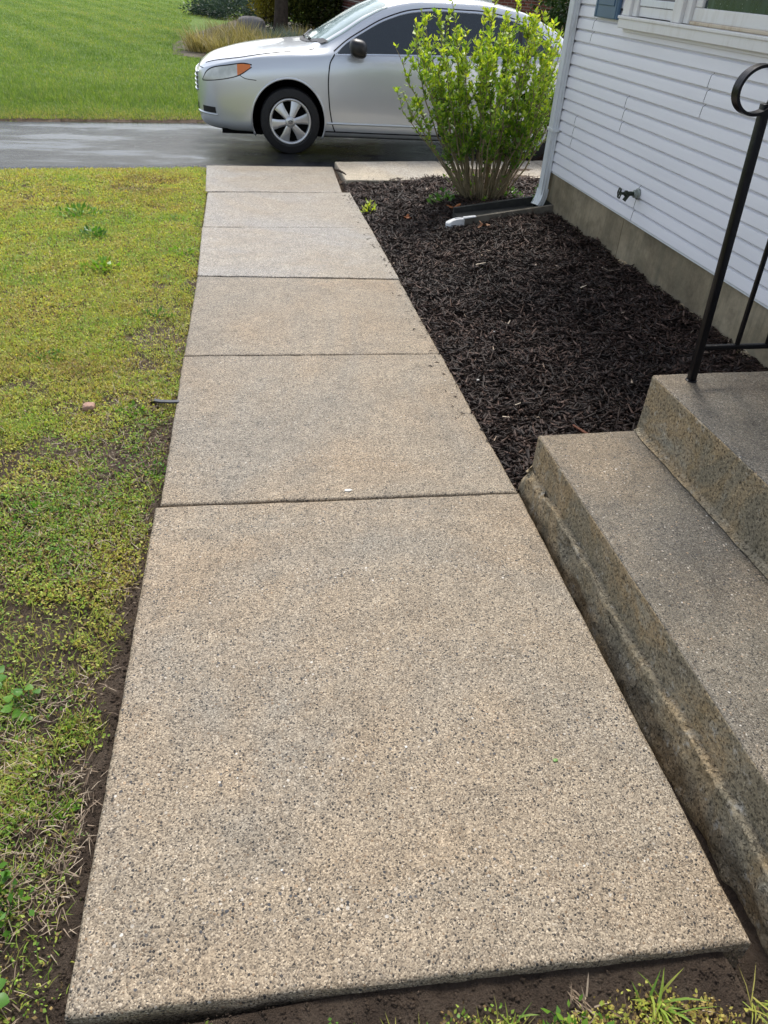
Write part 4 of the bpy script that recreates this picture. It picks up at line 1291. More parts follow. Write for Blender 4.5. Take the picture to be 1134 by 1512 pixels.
# finer dark bed under the chips
bx_ = ticks((1.02, 3.6, .035)); by_ = ticks((2.28, 8.5, .035))
BX, BY = np.meshgrid(bx_, by_, indexing='ij')
inb = in_bed(BX, BY) | ((BX > 1.8) & (BX < 2.8) & (BY > 6.0) & (BY < 6.5))
BZ = ground_z(BX, BY) + .006 + .02 * np.maximum(0, fbm(BX * 4, BY * 4, seed=331)) + .012 * fbm(BX * 13, BY * 13, seed=332)
BZ = np.where(inb, BZ, BZ - .03)
idx = np.arange(BX.size).reshape(BX.shape)
kk = inb[:-1, :-1] & inb[1:, :-1] & inb[1:, 1:] & inb[:-1, 1:]
Fq = np.stack([idx[:-1, :-1], idx[1:, :-1], idx[1:, 1:], idx[:-1, 1:]], -1)[kk]
add('mulch_bed', mesh_np('mulch_bed', np.stack([BX, BY, BZ], -1).reshape(-1, 3), Fq), MAT['mulch_bed'], smooth=True, kind='structure', label='dark planting bed along the house')

# ------------------------------------------------------------------ front lawn
def lawn_points(n, pw=1.6):
    y = .25 + 8.85 * rng.uniform(0, 1, n) ** pw
    xmin = -.75 - .29 * y - .35
    x = xmin + (xl(np.maximum(y, .55)) - .004 - xmin) * rng.uniform(0, 1, n)
    ok = (y < ynear(x) + .04 * vnoise(x * 6, y * 0, seed=405))
    x, y = x[ok], y[ok]
    ok = rng.uniform(0, 1, len(x)) < cover_mask(x, y)
    return x[ok], y[ok]
def front_points(n):
    x = rng.uniform(-.45, 1.25, n); y = rng.uniform(.34, .60, n)
    yb = .632 - .067 * (x + .388)
    patch = sstep(-.05, .3, fbm(x * 5, y * 5, seed=411) + .7 * sstep(.05, .13, yb - y) - .2)
    ok = (y < yb - .025 - .03 * rng.uniform(0, 1, n)) & (rng.uniform(0, 1, n) < patch)
    return x[ok], y[ok]
# small round leaves of ground cover in little rosettes
x, y = lawn_points(105000); xf, yf = front_points(5200)
x = np.concatenate([x, xf]); y = np.concatenate([y, yf])
k = 4
x = np.repeat(x, k) + rng.normal(0, .008, len(x) * k); y = np.repeat(y, k) + rng.normal(0, .008, len(y) * k)
n = len(x)
far_ = np.clip(y / 9, 0, 1)
D, S = rand_dirs(n, .5, 1.45)
P = np.stack([x, y, ground_z(x, y) + rng.uniform(.001, .014, n) + .008 * far_], 1)
L = rng.uniform(.0045, .0110, n) * (1 + 1.1 * far_); Wd = L * rng.uniform(.45, .8, n)
V, F = leaves_np(P, D, S, L, Wd, .12)
zone = 1.4 * fbm(x * 1.4, y * 1.4, seed=421) + 1.2 * fbm(x * 5, y * 5, seed=422)
t = np.clip(.55 + .28 * zone + rng.normal(0, .15, n) + .10 * sstep(.5, .0, xl(y) - x) - .05 * sstep(3, 6, y), 0, 1)
# brown dead bits
t = np.where(rng.uniform(0, 1, n) < np.interp(y, [0, 2.5, 5, 9], [.36, .27, .18, .12]), rng.uniform(0, .2, n), t)
add('ground_cover', mesh_np('ground_cover', V, F, None, t), MAT['cover'], kind='stuff', label='yellow-green low weeds and clover covering the patchy front lawn', category='ground cover')
# grass blades
x, y = lawn_points(240000, 1.35); xf, yf = front_points(4500)
x = np.concatenate([x, xf]); y = np.concatenate([y, yf])
keep_ = rng.uniform(0, 1, len(x)) < sstep(-.5, .5, fbm(x * 2.0, y * 2.0, seed=431) + np.interp(y, [0, 3, 6, 9], [-.25, .05, .25, .5]))
x, y = x[keep_], y[keep_]; n = len(x); far_ = np.clip(y / 9, 0, 1)
P = np.stack([x, y, ground_z(x, y) - .002], 1)
V, Q, T3 = blades_np(P, rng.uniform(0, 6.283, n), rng.uniform(.016, .050, n) * (1 + .35 * far_), rng.uniform(.0014, .0034, n) * (1 + .7 * far_), rng.uniform(.15, 1.1, n), rng.uniform(.2, .9, n))
t = np.clip(.42 + .25 * fbm(x * 1.7, y * 1.7, seed=433) + rng.normal(0, .18, n), 0, 1)
add('lawn_grass', mesh_np('lawn_grass', V, Q, T3, np.concatenate([t, t])), MAT['blade'], kind='stuff', label='thin short grass blades of the front lawn', category='grass')
# dead straw lying flat
y = .3 + 7.5 * rng.uniform(0, 1, 34000) ** 2.0
x = xl(np.maximum(y, .6)) - .03 - (1.0 + .3 * y) * rng.uniform(0, 1, len(y)) ** 1.3
dl = xl(np.maximum(y, .6)) - x
ok = (rng.uniform(0, 1, len(x)) < sstep(-.15, .45, fbm(x * 3, y * 3, seed=441) + np.interp(y, [0, 2.5, 5, 9], [.42, .25, .0, -.1]))) & (dl > np.interp(y, [0, 2, 3, 9], [.06, .08, .03, .01]) * rng.uniform(.2, 1.4, len(x)))
x, y = x[ok], y[ok]; xf, yf = front_points(350)
x = np.concatenate([x, xf]); y = np.concatenate([y, yf]); n = len(x)
P = np.stack([x, y, ground_z(x, y) + rng.uniform(.003, .018, n)], 1)
V, Q, T3 = blades_np(P, rng.uniform(0, 6.283, n), rng.uniform(.015, .055, n), rng.uniform(.0010, .0026, n), rng.uniform(1.1, 1.55, n), rng.uniform(-.5, .7, n))
t = rng.uniform(0, 1, n)
add('dead_straw', mesh_np('dead_straw', V, Q, T3, np.concatenate([t, t])), MAT['straw'], kind='stuff', label='pale dead grass straw matted over the thin lawn', category='straw')

# crumbs of soil along the walk
y = .25 + 3.6 * rng.uniform(0, 1, 9000) ** 1.6
x = xl(np.maximum(y, .6)) - .004 - .35 * rng.uniform(0, 1, len(y)) ** 1.6
xf = rng.uniform(-.45, 1.1, 6000); yf = .632 - .067 * (xf + .388) - .01 - .30 * rng.uniform(0, 1, 6000)
x = np.concatenate([x, xf]); y = np.concatenate([y, yf]); n = len(x)
sz = .0012 + .010 * rng.beta(1.0, 6, n)
C = np.stack([x, y, ground_z(x, y) + sz * .3], 1)
oct_ = np.array([(1, 0, 0), (0, 1, 0), (-1, 0, 0), (0, -1, 0), (0, 0, 1), (0, 0, -1.0)])
V = (C[:, None, :] + oct_[None] * sz[:, None, None] * rng.uniform(.55, 1.25, (n, 6, 1)) + rng.normal(0, .15, (n, 6, 3)) * sz[:, None, None]).reshape(-1, 3)
i = (np.arange(n) * 6)[:, None]
T3 = np.concatenate([i + np.array([[a, b, 4]]) for a, b in ((0, 1), (1, 2), (2, 3), (3, 0))] + [i + np.array([[b, a, 5]]) for a, b in ((0, 1), (1, 2), (2, 3), (3, 0))])
add('soil_crumbs', mesh_np('soil_crumbs', V, None, T3), MAT['soil'], smooth=True, kind='stuff', label='dark brown soil crumbs along the edge of the walk', category='soil')

# ------------------------------------------------------------------ neighbour lawn beyond the driveway
N = 360000
q = rng.uniform(0, 1, N)
y = 11.0 + 44.7 * q ** 2.4
xa = -1.6 - .235 * y; x = xa + (1.2 + .10 * y - xa) * rng.uniform(0, 1, N)
ok = y > yfar(x) - .03 + .05 * vnoise(x * 5, 0 * x, seed=451)
ok &= ~((x > -.7 + .2 * fbm(x * 2, y * 2, seed=452)) & (y > 19.6 + .5 * fbm(x * 2, y * 2, seed=453)) & (y < 33))
x, y = x[ok], y[ok]; n = len(x)
dist = y - yfar(x)
P = np.stack([x, y, ground_z(x, y) - .004], 1)
far_ = np.clip((y - 11) / 26, 0, 1)
tall = (.6 + .4 * sstep(0, .4, dist)) + .55 * sstep(.9, 1.6, dist) * sstep(4.0, 2.0, dist)
V, Q, T3 = blades_np(P, rng.uniform(0, 6.283, n), rng.uniform(.035, .075, n) * tall * (1 - .2 * far_), rng.uniform(.004, .007, n) * (1 + 1.7 * far_), rng.uniform(.05, .75, n), rng.uniform(.1, .8, n))
stripe = .10 * np.sin((x * .93 + y * .36) * 2 * math.pi / 1.1) * sstep(5, 9, dist)
t = np.clip(.55 + .26 * fbm(x * .5, y * .5, seed=461) + .22 * fbm(x * 2.2, y * 2.2, seed=463) + 1.6 * stripe + rng.normal(0, .22, n) - .22 * sstep(1.4, .3, dist) * sstep(-.2, .5, fbm(x * 2, y * 2, seed=462)), 0, 1)
dry = (rng.uniform(0, 1, n) < .45 * sstep(1.2, .1, dist) + .02)
t = np.where(dry, rng.uniform(0, .1, n), t)
add('neighbour_lawn', mesh_np('neighbour_lawn', V, Q, T3, np.concatenate([t, t])), MAT['turf'], kind='stuff', label='bright green mown lawn across the driveway', category='grass')

# ------------------------------------------------------------------ leafy bush
bush = empty('leafy_bush', (2.42, 7.02, -.13), 'multi-stemmed bush with bright yellow-green leaves beside the downspout', 'bush')
B0 = np.array([2.38, 7.02, -.14])
LPs, LD, LT, LS = [], [], [], []
r_ = np.random.default_rng(5)
def stem_path(az, spread, H, bow):
    n = 11; t = np.linspace(0, 1, n)
    d = np.array([math.cos(az), math.sin(az) * .55, 0])
    rad = .035 + .11 * min(1, spread * 2) + spread * (t ** .95) + bow * np.sin(t * math.pi) * .06
    P = B0 + d * rad[:, None] + np.stack([0 * t, 0 * t, H * t], 1)
    P[:, 0] += .026 * np.cumsum(r_.normal(0, 1, n)) * (.3 + .5 * t); P[:, 1] += .026 * np.cumsum(r_.normal(0, 1, n)) * (.3 + .5 * t)
    return P
def leafy(P, t0, per, size, bright):
    n = len(P)
    for k in range(per):
        t = t0 + (1 - t0) * r_.uniform() ** .8
        f = t * (n - 1); i = min(int(f), n - 2); p = P[i] + (P[i + 1] - P[i]) * (f - i)
        for q in range(2):
            a = r_.uniform(0, 6.283); el = r_.uniform(.15, 1.1)
            LPs.append(p + r_.normal(0, .004, 3)); LD.append([math.cos(a) * math.cos(el), math.sin(a) * math.cos(el), math.sin(el)])
            LS.append(size * r_.uniform(.40, 1.25)); 
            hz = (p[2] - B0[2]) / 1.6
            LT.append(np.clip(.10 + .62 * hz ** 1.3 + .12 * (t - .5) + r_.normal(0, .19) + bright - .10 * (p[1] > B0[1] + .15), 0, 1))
stem_parts = []
NS = 74
for k in range(NS):
    az = r_.uniform(0, 6.283)
    sx = r_.uniform(.0, 1.0) ** .7
    H = (1.74 - .55 * sx ** 2) * r_.uniform(.72, 1.05)
    spread = .58 * sx + .02
    if math.cos(az) < 0: spread *= 1.58; H *= .95
    P = stem_path(az, spread, H, r_.uniform(-.3, 1.2))
    r0 = r_.uniform(.006, .011)
    V, F = tube(P, np.linspace(r0, .0022, len(P)), 5)
    stem_parts.append((V, F))
    leafy(P, r_.uniform(.26, .52), int(30 * H), .050, .04)
    for b in range(r_.integers(3, 7)):
        t = r_.uniform(.30, .95); i = int(t * 10)
        a = r_.uniform(0, 6.283); l = r_.uniform(.12, .32) * (1.15 - t * .5)
        tt_ = np.linspace(0, 1, 5)[:, None]
        out = np.array([math.cos(a) * .55, math.sin(a) * .4, .85])
        Pb = P[i] + out * l * tt_ + np.array([0, 0, .05]) * l * tt_ ** 2
        stem_parts.append(tube(Pb, np.linspace(.0035, .0016, 5), 4))
        leafy(Pb, .05, int(12 + 30 * l), .047, .06)
for k in range(16):      # low suckers at the base
    az = r_.uniform(0, 6.283); l = r_.uniform(.12, .34)
    P = stem_path(az, .10 + .30 * r_.uniform(), l, .5)
    stem_parts.append(tube(P, np.linspace(.004, .0015, len(P)), 4)); leafy(P, .2, 8, .034, .10)
for V, F in stem_parts[:]:
    pass
# each main stem is a part; twigs are joined
mi = 0
main, twigs = [], []
for V, F in stem_parts:
    (main if len(V) == 55 else twigs).append((V, F))
for V, F in main: vf('stem', V, F, MAT['bark_bush'], bush, smooth=True)
vf('twigs', *cat(twigs), MAT['bark_bush'], bush, smooth=True, kind='stuff')
# gnarled crown of the root
parts = []
for k in range(14):
    a = r_.uniform(0, 6.283); l = r_.uniform(.08, .17)
    P = B0 + np.array([[0, 0, -.05], [math.cos(a) * l * .5, math.sin(a) * l * .35, .02], [math.cos(a) * l, math.sin(a) * l * .6, .03 + r_.uniform(0, .05)], [math.cos(a) * l * 1.15, math.sin(a) * l * .7, .12]])
    parts.append(tube(P, [.022, .02, .016, .009], 6))
vf('root_crown', *cat(parts), MAT['bark_bush'], bush, smooth=True)
LPs = np.array(LPs); LD = unit(np.array(LD)); LS = np.array(LS); LT = np.array(LT)
S = unit(np.cross(LD, unit(np.array([0, 0, 1.0]) + .5 * rng.normal(size=LD.shape))))
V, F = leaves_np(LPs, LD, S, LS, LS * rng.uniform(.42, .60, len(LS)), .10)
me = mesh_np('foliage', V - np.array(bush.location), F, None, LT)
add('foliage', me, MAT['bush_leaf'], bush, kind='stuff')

# small green plants at the foundation corner and by the path
def sprig(name, loc, n, size, spread, height, mat, label, cat_='weed', seed=0, width=.5, tl=(.3, .9), group=None, elr=(.1, 1.2)):
    r = np.random.default_rng(seed)
    th = r.uniform(0, 6.283, n); rad = spread * r.uniform(0, 1, n) ** .6
    z = ground_z(loc[0], loc[1]) if len(loc) == 2 else loc[2]
    P = np.stack([loc[0] + rad * np.cos(th), loc[1] + rad * np.sin(th), z + height * r.uniform(.05, 1, n) * (1 - .5 * rad / max(spread, 1e-6))], 1)
    a = th + r.normal(0, .8, n); el = r.uniform(*elr, n)
    D = np.stack([np.cos(a) * np.cos(el), np.sin(a) * np.cos(el), np.sin(el)], 1)
    S = unit(np.cross(D, unit(np.array([0, 0, 1.0]) + .35 * r.normal(size=D.shape))))
    L = size * r.uniform(.6, 1.25, n)
    org = np.array([loc[0], loc[1], float(z)])
    V, F = leaves_np(P - org, D, S, L, L * width * r.uniform(.8, 1.2, n), .12)
    # stalks
    st = []
    for p in P[::2]:
        st.append(tube([org + [0, 0, -.004], (org + p) / 2 + [0, 0, .004], p], .0012, 3, False))
    Vs, Fs = cat(st)
    t = empty(name, tuple(org), label, cat_, group)
    add('foliage', mesh_np('foliage', V, F, None, r.uniform(*tl, n)), mat, t, kind='stuff')
    vf('stalks', Vs, Fs, mat, t)
    return t
sprig('sprout', (1.285, 6.92), 46, .045, .055, .13, MAT['bush_leaf'], 'small yellow-green sprout at the mulch edge by the far walk', 'plant', 61, .5, (.6, 1))
sprig('vine', (2.66, 6.36, -.03), 60, .035, .05, .30, MAT['weed_leaf'], 'green creeper at the foundation corner behind the downspout', 'plant', 62, .6, (.1, .6))
sprig('ivy', (1.98, 6.98, -.15), 70, .050, .11, .16, MAT['weed_leaf'], 'dark green low plant at the left foot of the bush', 'plant', 63, .55, (.0, .5))
sprig('seedling', (2.62, 7.05, -.10), 60, .04, .16, .12, MAT['weed_leaf'], 'low green weed at the right foot of the bush', 'weed', 64, .5, (.1, .6))
for q, (wx, wy, nn_, sz, sp, hh, lab, tl) in enumerate([
    (-1.15, 6.64, 90, .045, .16, .09, 'tallest bright green weed clump in the lawn toward the driveway', (.4, .9)),
    (-.84, 5.23, 60, .050, .11, .07, 'round yellow-green weed clump in the middle of the lawn', (.7, 1)),
    (-.34, 5.58, 36, .035, .09, .05, 'yellow-green weed beside the fourth walk slab', (.6, 1)),
    (-.98, 6.02, 40, .05, .09, .06, 'bluish-green weed right of the tallest weed clump', (.0, .4)),
    (-.47, 3.10, 46, .026, .06, .035, 'bright green weed beside the pink stone', (.3, .8)),
    (-.36, 2.62, 40, .022, .07, .03, 'fan of green weed leaves beside the second slab corner', (.3, .8)),
    (-.46, 1.10, 12, .022, .022, .02, 'tiny pale green rosette in the bare soil by the walk', (.4, .8)),
    (-.53, .86, 30, .026, .05, .04, 'green weed near the lower left corner of the lawn', (.2, .7)),
    (-.585, .955, 26, .030, .05, .04, 'dark green weed at the left edge above the corner weeds', (.1, .5)),
    (-.95, 3.75, 60, .026, .11, .04, 'green weed patch at the left edge of the lawn', (.3, .7)),
    (-.72, 2.30, 50, .022, .10, .03, 'spreading clover patch left of the first slab joint', (.3, .8)),
    (-.42, 4.30, 40, .028, .10, .04, 'leafy weed beside the third walk slab', (.3, .8)),
    (.30, .47, 26, .022, .04, .03, 'small leafy weed below the middle of the front slab edge', (.3, .7)),
    (.55, .44, 44, .024, .07, .04, 'mat of bright green weed below the front slab edge', (.4, .9)),
    ]):
    sprig('weed', (wx, wy), nn_, sz, sp, hh, MAT['weed_leaf'], lab, 'weed', 70 + q, .5, tl, group='weeds in the lawn')
# broad-leaved weed with separate leaves
def broad_weed(loc, specs, label):
    z = float(ground_z(*loc)); org = np.array([*loc, z])
    t = empty('broadleaf_weed', tuple(org), label, 'weed', 'broad-leaved weeds in the lawn')
    for (az, reach, h, size, tilt) in specs:
        az = math.radians(az); size *= .78; reach *= .85
        tip = org + [reach * math.cos(az), reach * math.sin(az), h]
        V, F = tube([org, org + [reach * .5 * math.cos(az), reach * .5 * math.sin(az), h * .8], tip], .0013, 4, False)
        vf('stalk', V, F, MAT['weed_leaf'], t)
        # heart-shaped leaf, 5 x 5 grid
        Vl = []
        d = np.array([math.cos(az) * math.cos(tilt), math.sin(az) * math.cos(tilt), -math.sin(tilt)]); s = np.array([-math.sin(az), math.cos(az), 0]); up = np.cross(d, s) * -1
        for a in np.linspace(0, 1, 7):
            wdt = size * .52 * math.sin(math.pi * min(1, a ** .7)) ** .8 + .0004
            for b in np.linspace(-1, 1, 5):
                Vl.append(tip + d * (size * (a - .12 * (1 - a) * abs(b))) + s * wdt * b + up * (.18 * wdt * abs(b) - .25 * size * a * a))
        me = mesh_np('leaf', np.array(Vl) - org, np.array(grid_faces(7, 5)), None, np.full(24, rng.uniform(.15, .75)))
        add('leaf', me, MAT['weed_leaf'], t, smooth=True)
broad_weed((-.585, 1.405), [(10, .035, .012, .020, .1), (60, .03, .03, .026, .5), (95, .035, .035, .028, .3), (135, .04, .035, .03, .4), (165, .05, .03, .030, .3), (185, .045, .025, .030, .5), (205, .05, .03, .032, .3), (235, .04, .025, .030, .6), (262, .045, .022, .026, .5), (280, .05, .012, .02, .2), (150, .02, .045, .022, .2)],
           'bright green broad-leaved weed in the thin grass left of the near slab')
broad_weed((-.70, 1.50), [(0, .02, .03, .035, .2), (60, .03, .03, .035, .3), (-50, .03, .03, .035, .3), (120, .03, .03, .03, .3), (200, .03, .03, .035, .4)],
           'broad green weed cut by the left edge of the picture')
broad_weed((-.55, .70), [(20 + 40 * k, .03 + .008 * (k % 3), .025, .034, .25) for k in range(9)], 'light green weed rosette in the lower left corner')
def tuft(loc, n, L, label, seed, mat='blade', tl=(.3, 1), lean=(.5, 1.2), w=.0035):
    r = np.random.default_rng(seed)
    z = float(ground_z(*loc))
    P = np.stack([r.normal(0, .012, n), r.normal(0, .012, n), np.zeros(n)], 1)
    V, Q, T3 = blades_np(P, r.uniform(0, 6.283, n), L * r.uniform(.5, 1.1, n), w * r.uniform(.6, 1.3, n), r.uniform(*lean, n), r.uniform(.1, .5, n))
    t = r.uniform(*tl, n)
    add('grass_tuft', mesh_np('grass_tuft', V, Q, T3, np.concatenate([t, t])), MAT[mat], loc=(loc[0], loc[1], z), label=label, category='grass', group='grass tufts at the front slab edge')
tuft((.735, .475), 26, .10, 'long green grass tuft below the front edge of the near slab', 501, w=.005)
tuft((.93, .44), 14, .075, 'thin grass tuft near the lower right corner', 502, tl=(.0, .6))
tuft((.44, .485), 18, .055, 'short grass tuft below the middle of the front slab edge', 503)
tuft((.20, .50), 16, .05, 'sparse dry grass tuft at the bottom left of the front slab edge', 504, tl=(.0, .5))
tuft((.585, .50), 22, .045, 'brown dead grass tuft hanging on the soil edge', 505, 'straw', (.2, .8))
tuft((-.40, 1.93), 16, .05, 'yellowing grass tuft in the bare soil beside the near slab', 506, tl=(0, .3))

# ------------------------------------------------------------------ small loose things
def blob(name, loc, size, mat, label, cat_, seed, group=None):
    r = np.random.default_rng(seed)
    bm = bmesh.new(); bmesh.ops.create_icosphere(bm, subdivisions=3, radius=1)
    V = np.array([v.co[:] for v in bm.verts]); F = [[v.index for v in f.verts] for f in bm.faces]; bm.free()
    q = np.sign(V) * np.abs(V) ** .8
    V = q * (1 + .28 * fbm(V[:, 0] * 1.3 + seed, V[:, 1] * 1.3, V[:, 2] * 1.3, seed=seed)[:, None]) * np.asarray(size) / 2
    o = vf(name, V + np.asarray(loc), F, mat, None, origin=loc, auto=.5, label=label, category=cat_)
    if group: o['group'] = group
    return o
def gz(x, y, d=0.0): return (x, y, float(ground_z(x, y)) + d)
blob('stone', gz(-.655, 3.15, .018), (.055, .05, .035), MAT['stone_pink'], 'pinkish stone lying in the lawn left of the second slab', 'stone', 601)
for k, (sx, sy, ss, lab) in enumerate([(.96, 3.30, .014, 'small white pebble in the mulch close to the second slab'), (1.30, 6.05, .030, 'pale pebble in the mulch beside the fourth slab'), (1.50, 3.9, .012, 'tiny white pebble in the middle of the mulch bed')]):
    if k == 0: sx = 1.22
    blob('pebble', gz(sx, sy, .035), (ss, ss * .8, ss * .6), MAT['bulb'], lab, 'pebble', 610 + k, 'pebbles in the mulch')
P = np.array([(-.385, 3.205, 0), (-.345, 3.180, .004), (-.300, 3.165, .008), (-.262, 3.168, .006)]); P[:, 2] += float(ground_z(-.34, 3.18)) + .022
V, F = tube(P, 1.0, flat=(.022, .008))
vf('plastic_scrap', V, F, MAT['plastic_dark'], None, origin=tuple(P[0]), auto=.6, label='dark curved plastic scrap lying at the left edge of the walk', category='plastic scrap')
def splinter(loc, L, W, az, mat, label, tilt=.15, group='wood pieces on the mulch'):
    d = np.array([math.cos(az) * math.cos(tilt), math.sin(az) * math.cos(tilt), math.sin(tilt)]); s = np.array([-math.sin(az), math.cos(az), 0]); u = np.cross(d, s)
    V, F = box((-.5, -.5, -.5), (.5, .5, .5), .08)
    V[:, 1] *= 1 - .35 * (V[:, 0] > .2) 
    Vw = np.asarray(loc) + V[:, :1] * L * d + V[:, 1:2] * W * s + V[:, 2:] * W * .35 * u
    o = vf('wood_splinter', Vw, F, mat, None, origin=loc, label=label, category='wood piece'); o['group'] = group
splinter(gz(1.50, 2.66, .055), .085, .018, 2.35, MAT['wood_red'], 'reddish wood stick in the mulch just behind the lower step', .25)
splinter(gz(1.75, 5.02, .065), .075, .010, .1, MAT['wood_pale'], 'pale wood splinter in the mulch in front of the splash block')
splinter(gz(1.10 + .12, 2.86, .05), .035, .007, -.6, MAT['wood_pale'], 'short pale splinter beside the second slab near the lower step')
splinter(gz(1.32, 2.98, .05), .030, .006, .3, MAT['wood_pale'], 'tiny pale splinter in the mulch above the lower step corner')
splinter(gz(1.60, 3.95, .06), .045, .006, 1.0, MAT['wood_pale'], 'thin pale splinter in the middle of the mulch bed')
splinter(gz(2.20, 4.30, .06), .050, .010, .4, MAT['wood_pale'], 'pale splinter in the mulch close to the foundation')
splinter(gz(1.90, 6.95, .06), .12, .010, 2.4, MAT['bark_bush'], 'bare twig lying at the foot of the bush')
blob('bird_dropping', (.400, 2.335, float(pz(2.335)) + .004), (.030, .016, .004), MAT['bulb'], 'small white dropping at the first joint of the walk', 'dropping', 631)
o_ = blob('leaf_scrap', (.735, 1.03, float(pz(1.03)) + .003), (.012, .009, .002), MAT['weed_flat'], 'tiny green leaf scrap on the near slab toward the steps', 'leaf', 632)
def dead_leaf(loc, size, az, mat, label):
    lob = 5; n = 40; V = [np.array([0, 0, 0.0])]
    for k in range(n):
        a = 2 * math.pi * k / n
        r = size * (.45 + .42 * abs(math.cos(lob * a / 2)) ** 1.5) * (1.15 if abs(a - math.pi) < .5 else 1)
        V.append(np.array([r * math.cos(a + az), r * .62 * math.sin(a + az), .012 * math.sin(3 * a + 1) + .25 * r * math.cos(a * 2)]))
    Vt = np.array(V) + np.asarray(loc)
    F = [[0, 1 + k, 1 + (k + 1) % n] for k in range(n)]
    Vb = Vt - [0, 0, .0012]
    o = vf('dead_leaf', np.concatenate([Vt, Vb]), F + [[f[0] + n + 1, f[2] + n + 1, f[1] + n + 1] for f in F], mat, None, origin=loc, label=label, category='leaf'); o['group'] = 'dead leaves on the mulch'
dead_leaf(gz(1.96, 6.52, .085), .075, .3, MAT['dead_leaf'], 'orange-brown dead oak leaf above the white tip of the splash block')
dead_leaf(gz(1.55, 6.52, .06), .05, 1.2, MAT['dead_leaf'], 'small dark orange dead leaf left of the splash block')
dead_leaf(gz(2.02, 5.85, .06), .06, 2.2, MAT['dead_leaf_pale'], 'pale brown dead leaf in front of the splash block')
P = np.array([(1.215, 8.66, 0), (1.25, 8.60, .006), (1.285, 8.50, .002), (1.30, 8.42, 0)]); P[:, 2] += float(pz(8.6)) + .03
V, F = tube(P, [.012, .014, .012, .006], 6)
vf('twig', V, F, MAT['bark'], None, origin=tuple(P[0]), smooth=True, label='dark twig lying in the gap between the two walks', category='twig')

# ------------------------------------------------------------------ neighbour's planting and house
def shrub(name, c, rad, n, size, mat, label, seed, cat_='shrub', width=.6, group=None):
    r = np.random.default_rng(seed)
    c = np.asarray(c, float); rad = np.asarray(rad, float)
    t = empty(name, (c[0], c[1], c[2]), label, cat_, group)
    # clumps on a lumpy shell
    nc = 46
    dirs = unit(r.normal(size=(nc, 3))); dirs[:, 2] = np.abs(dirs[:, 2]); 
    cl = c + dirs * rad * r.uniform(.45, .95, (nc, 1)) + [0, 0, rad[2] * .05]
    k = r.integers(0, nc, n)
    off = unit(r.normal(size=(n, 3))) * r.uniform(0, 1, (n, 1)) ** .4
    P = cl[k] + off * rad * .30
    P[:, 2] = np.maximum(P[:, 2], c[2] + .02)
    D = unit(off + .6 * dirs[k] + .5 * r.normal(size=(n, 3))); S = unit(np.cross(D, r.normal(size=(n, 3))))
    L = size * r.uniform(.6, 1.3, n)
    V, F = leaves_np(P - np.asarray(c), D, S, L, L * width, .1)
    tn = np.clip(.45 + .35 * off[:, 2] + r.normal(0, .2, n) + .18 * r.normal(size=nc)[k], 0, 1)
    add('crown', mesh_np('crown', V, F, None, tn), mat, t, kind='stuff')
    st = []
    for q in range(7):
        e = cl[r.integers(0, nc)]
        st.append(tube([c + [0, 0, -.05], (c + e) / 2 + [0, 0, -.1 * rad[2]], e], [.03, .02, .008], 5))
    vf('stems', *cat(st), MAT['bark'], t, smooth=True)
    return t
GZ = DZ + .02
shrub('juniper', (1.0, 34.0, GZ), (1.9, 1.6, .75), 9000, .11, MAT['blue_leaf'], 'low spreading blue-green juniper at the back of the far lawn', 701, width=.35)
shrub('olive_shrub', (3.05, 29.0, GZ), (1.35, 1.2, 2.3), 12000, .11, MAT['olive_leaf'], 'dark olive rounded shrub right of the far tree trunk', 702)
shrub('yellow_shrub', (1.70, 28.6, GZ + .3), (.55, .6, 1.25), 3500, .09, MAT['yellow_leaf'], 'yellowish shrub left of the far tree trunk', 703)
shrub('green_shrub', (1.4, 38.5, GZ), (2.4, 1.5, 2.0), 7000, .14, MAT['turf'], 'bright green shrub behind the juniper', 704)
shrub('pale_shrub', (5.35, 25.2, GZ), (.55, .5, .95), 2500, .07, MAT['bluegrass'], 'pale green shrub against the white garage door', 705)
shrub('garden_plant', (3.9, 28.8, GZ), (.6, .5, .35), 2500, .08, MAT['olive_leaf'], 'small low plant at the foot of the brick wall', 706)
def big_tuft(loc, n, L, mat, label, seed, spread=.25, w=.02, lean=(.05, .8), group=None):
    r = np.random.default_rng(seed)
    a = r.uniform(0, 6.283, n); rd = spread * r.uniform(0, 1, n) ** .5
    P = np.stack([rd * np.cos(a), rd * np.sin(a), np.zeros(n)], 1)
    V, Q, T3 = blades_np(P, a + r.normal(0, .5, n), L * r.uniform(.5, 1.1, n), w * r.uniform(.6, 1.3, n), r.uniform(*lean, n), r.uniform(.1, .7, n))
    t = r.uniform(0, 1, n)
    o = add('ornamental_grass', mesh_np('ornamental_grass', V, Q, T3, np.concatenate([t, t])), MAT[mat], loc=(loc[0], loc[1], GZ), label=label, category='ornamental grass')
    if group: o['group'] = group
for k, (px_, py_, L_, lab) in enumerate([(-.25, 21.0, .62, 'leftmost blond ornamental grass clump in the far bed'), (.25, 20.2, .55, 'blond grass clump nearest the hood of the car'), (.75, 21.8, .72, 'tall blond grass clump in front of the boulder'),
                                         (.35, 23.0, .7, 'blond grass clump at the back left of the far bed'), (1.15, 20.9, .6, 'blond grass clump behind the hood of the car'), (2.35, 24.4, .5, 'blond grass clump right of the tree trunk')]):
    big_tuft((px_, py_), 420, L_, 'blond', lab, 720 + k, .38, .016, group='blond grasses in the far bed')
for k, (px_, py_, L_, lab) in enumerate([(1.45, 22.4, .62, 'blue-grey grass mound just behind the hood'), (1.95, 23.0, .55, 'blue-grey grass mound in front of the tree trunk')]):
    big_tuft((px_, py_), 900, L_, 'bluegrass', lab, 740 + k, .42, .012, (.1, 1.2), group='blue-grey grasses in the far bed')
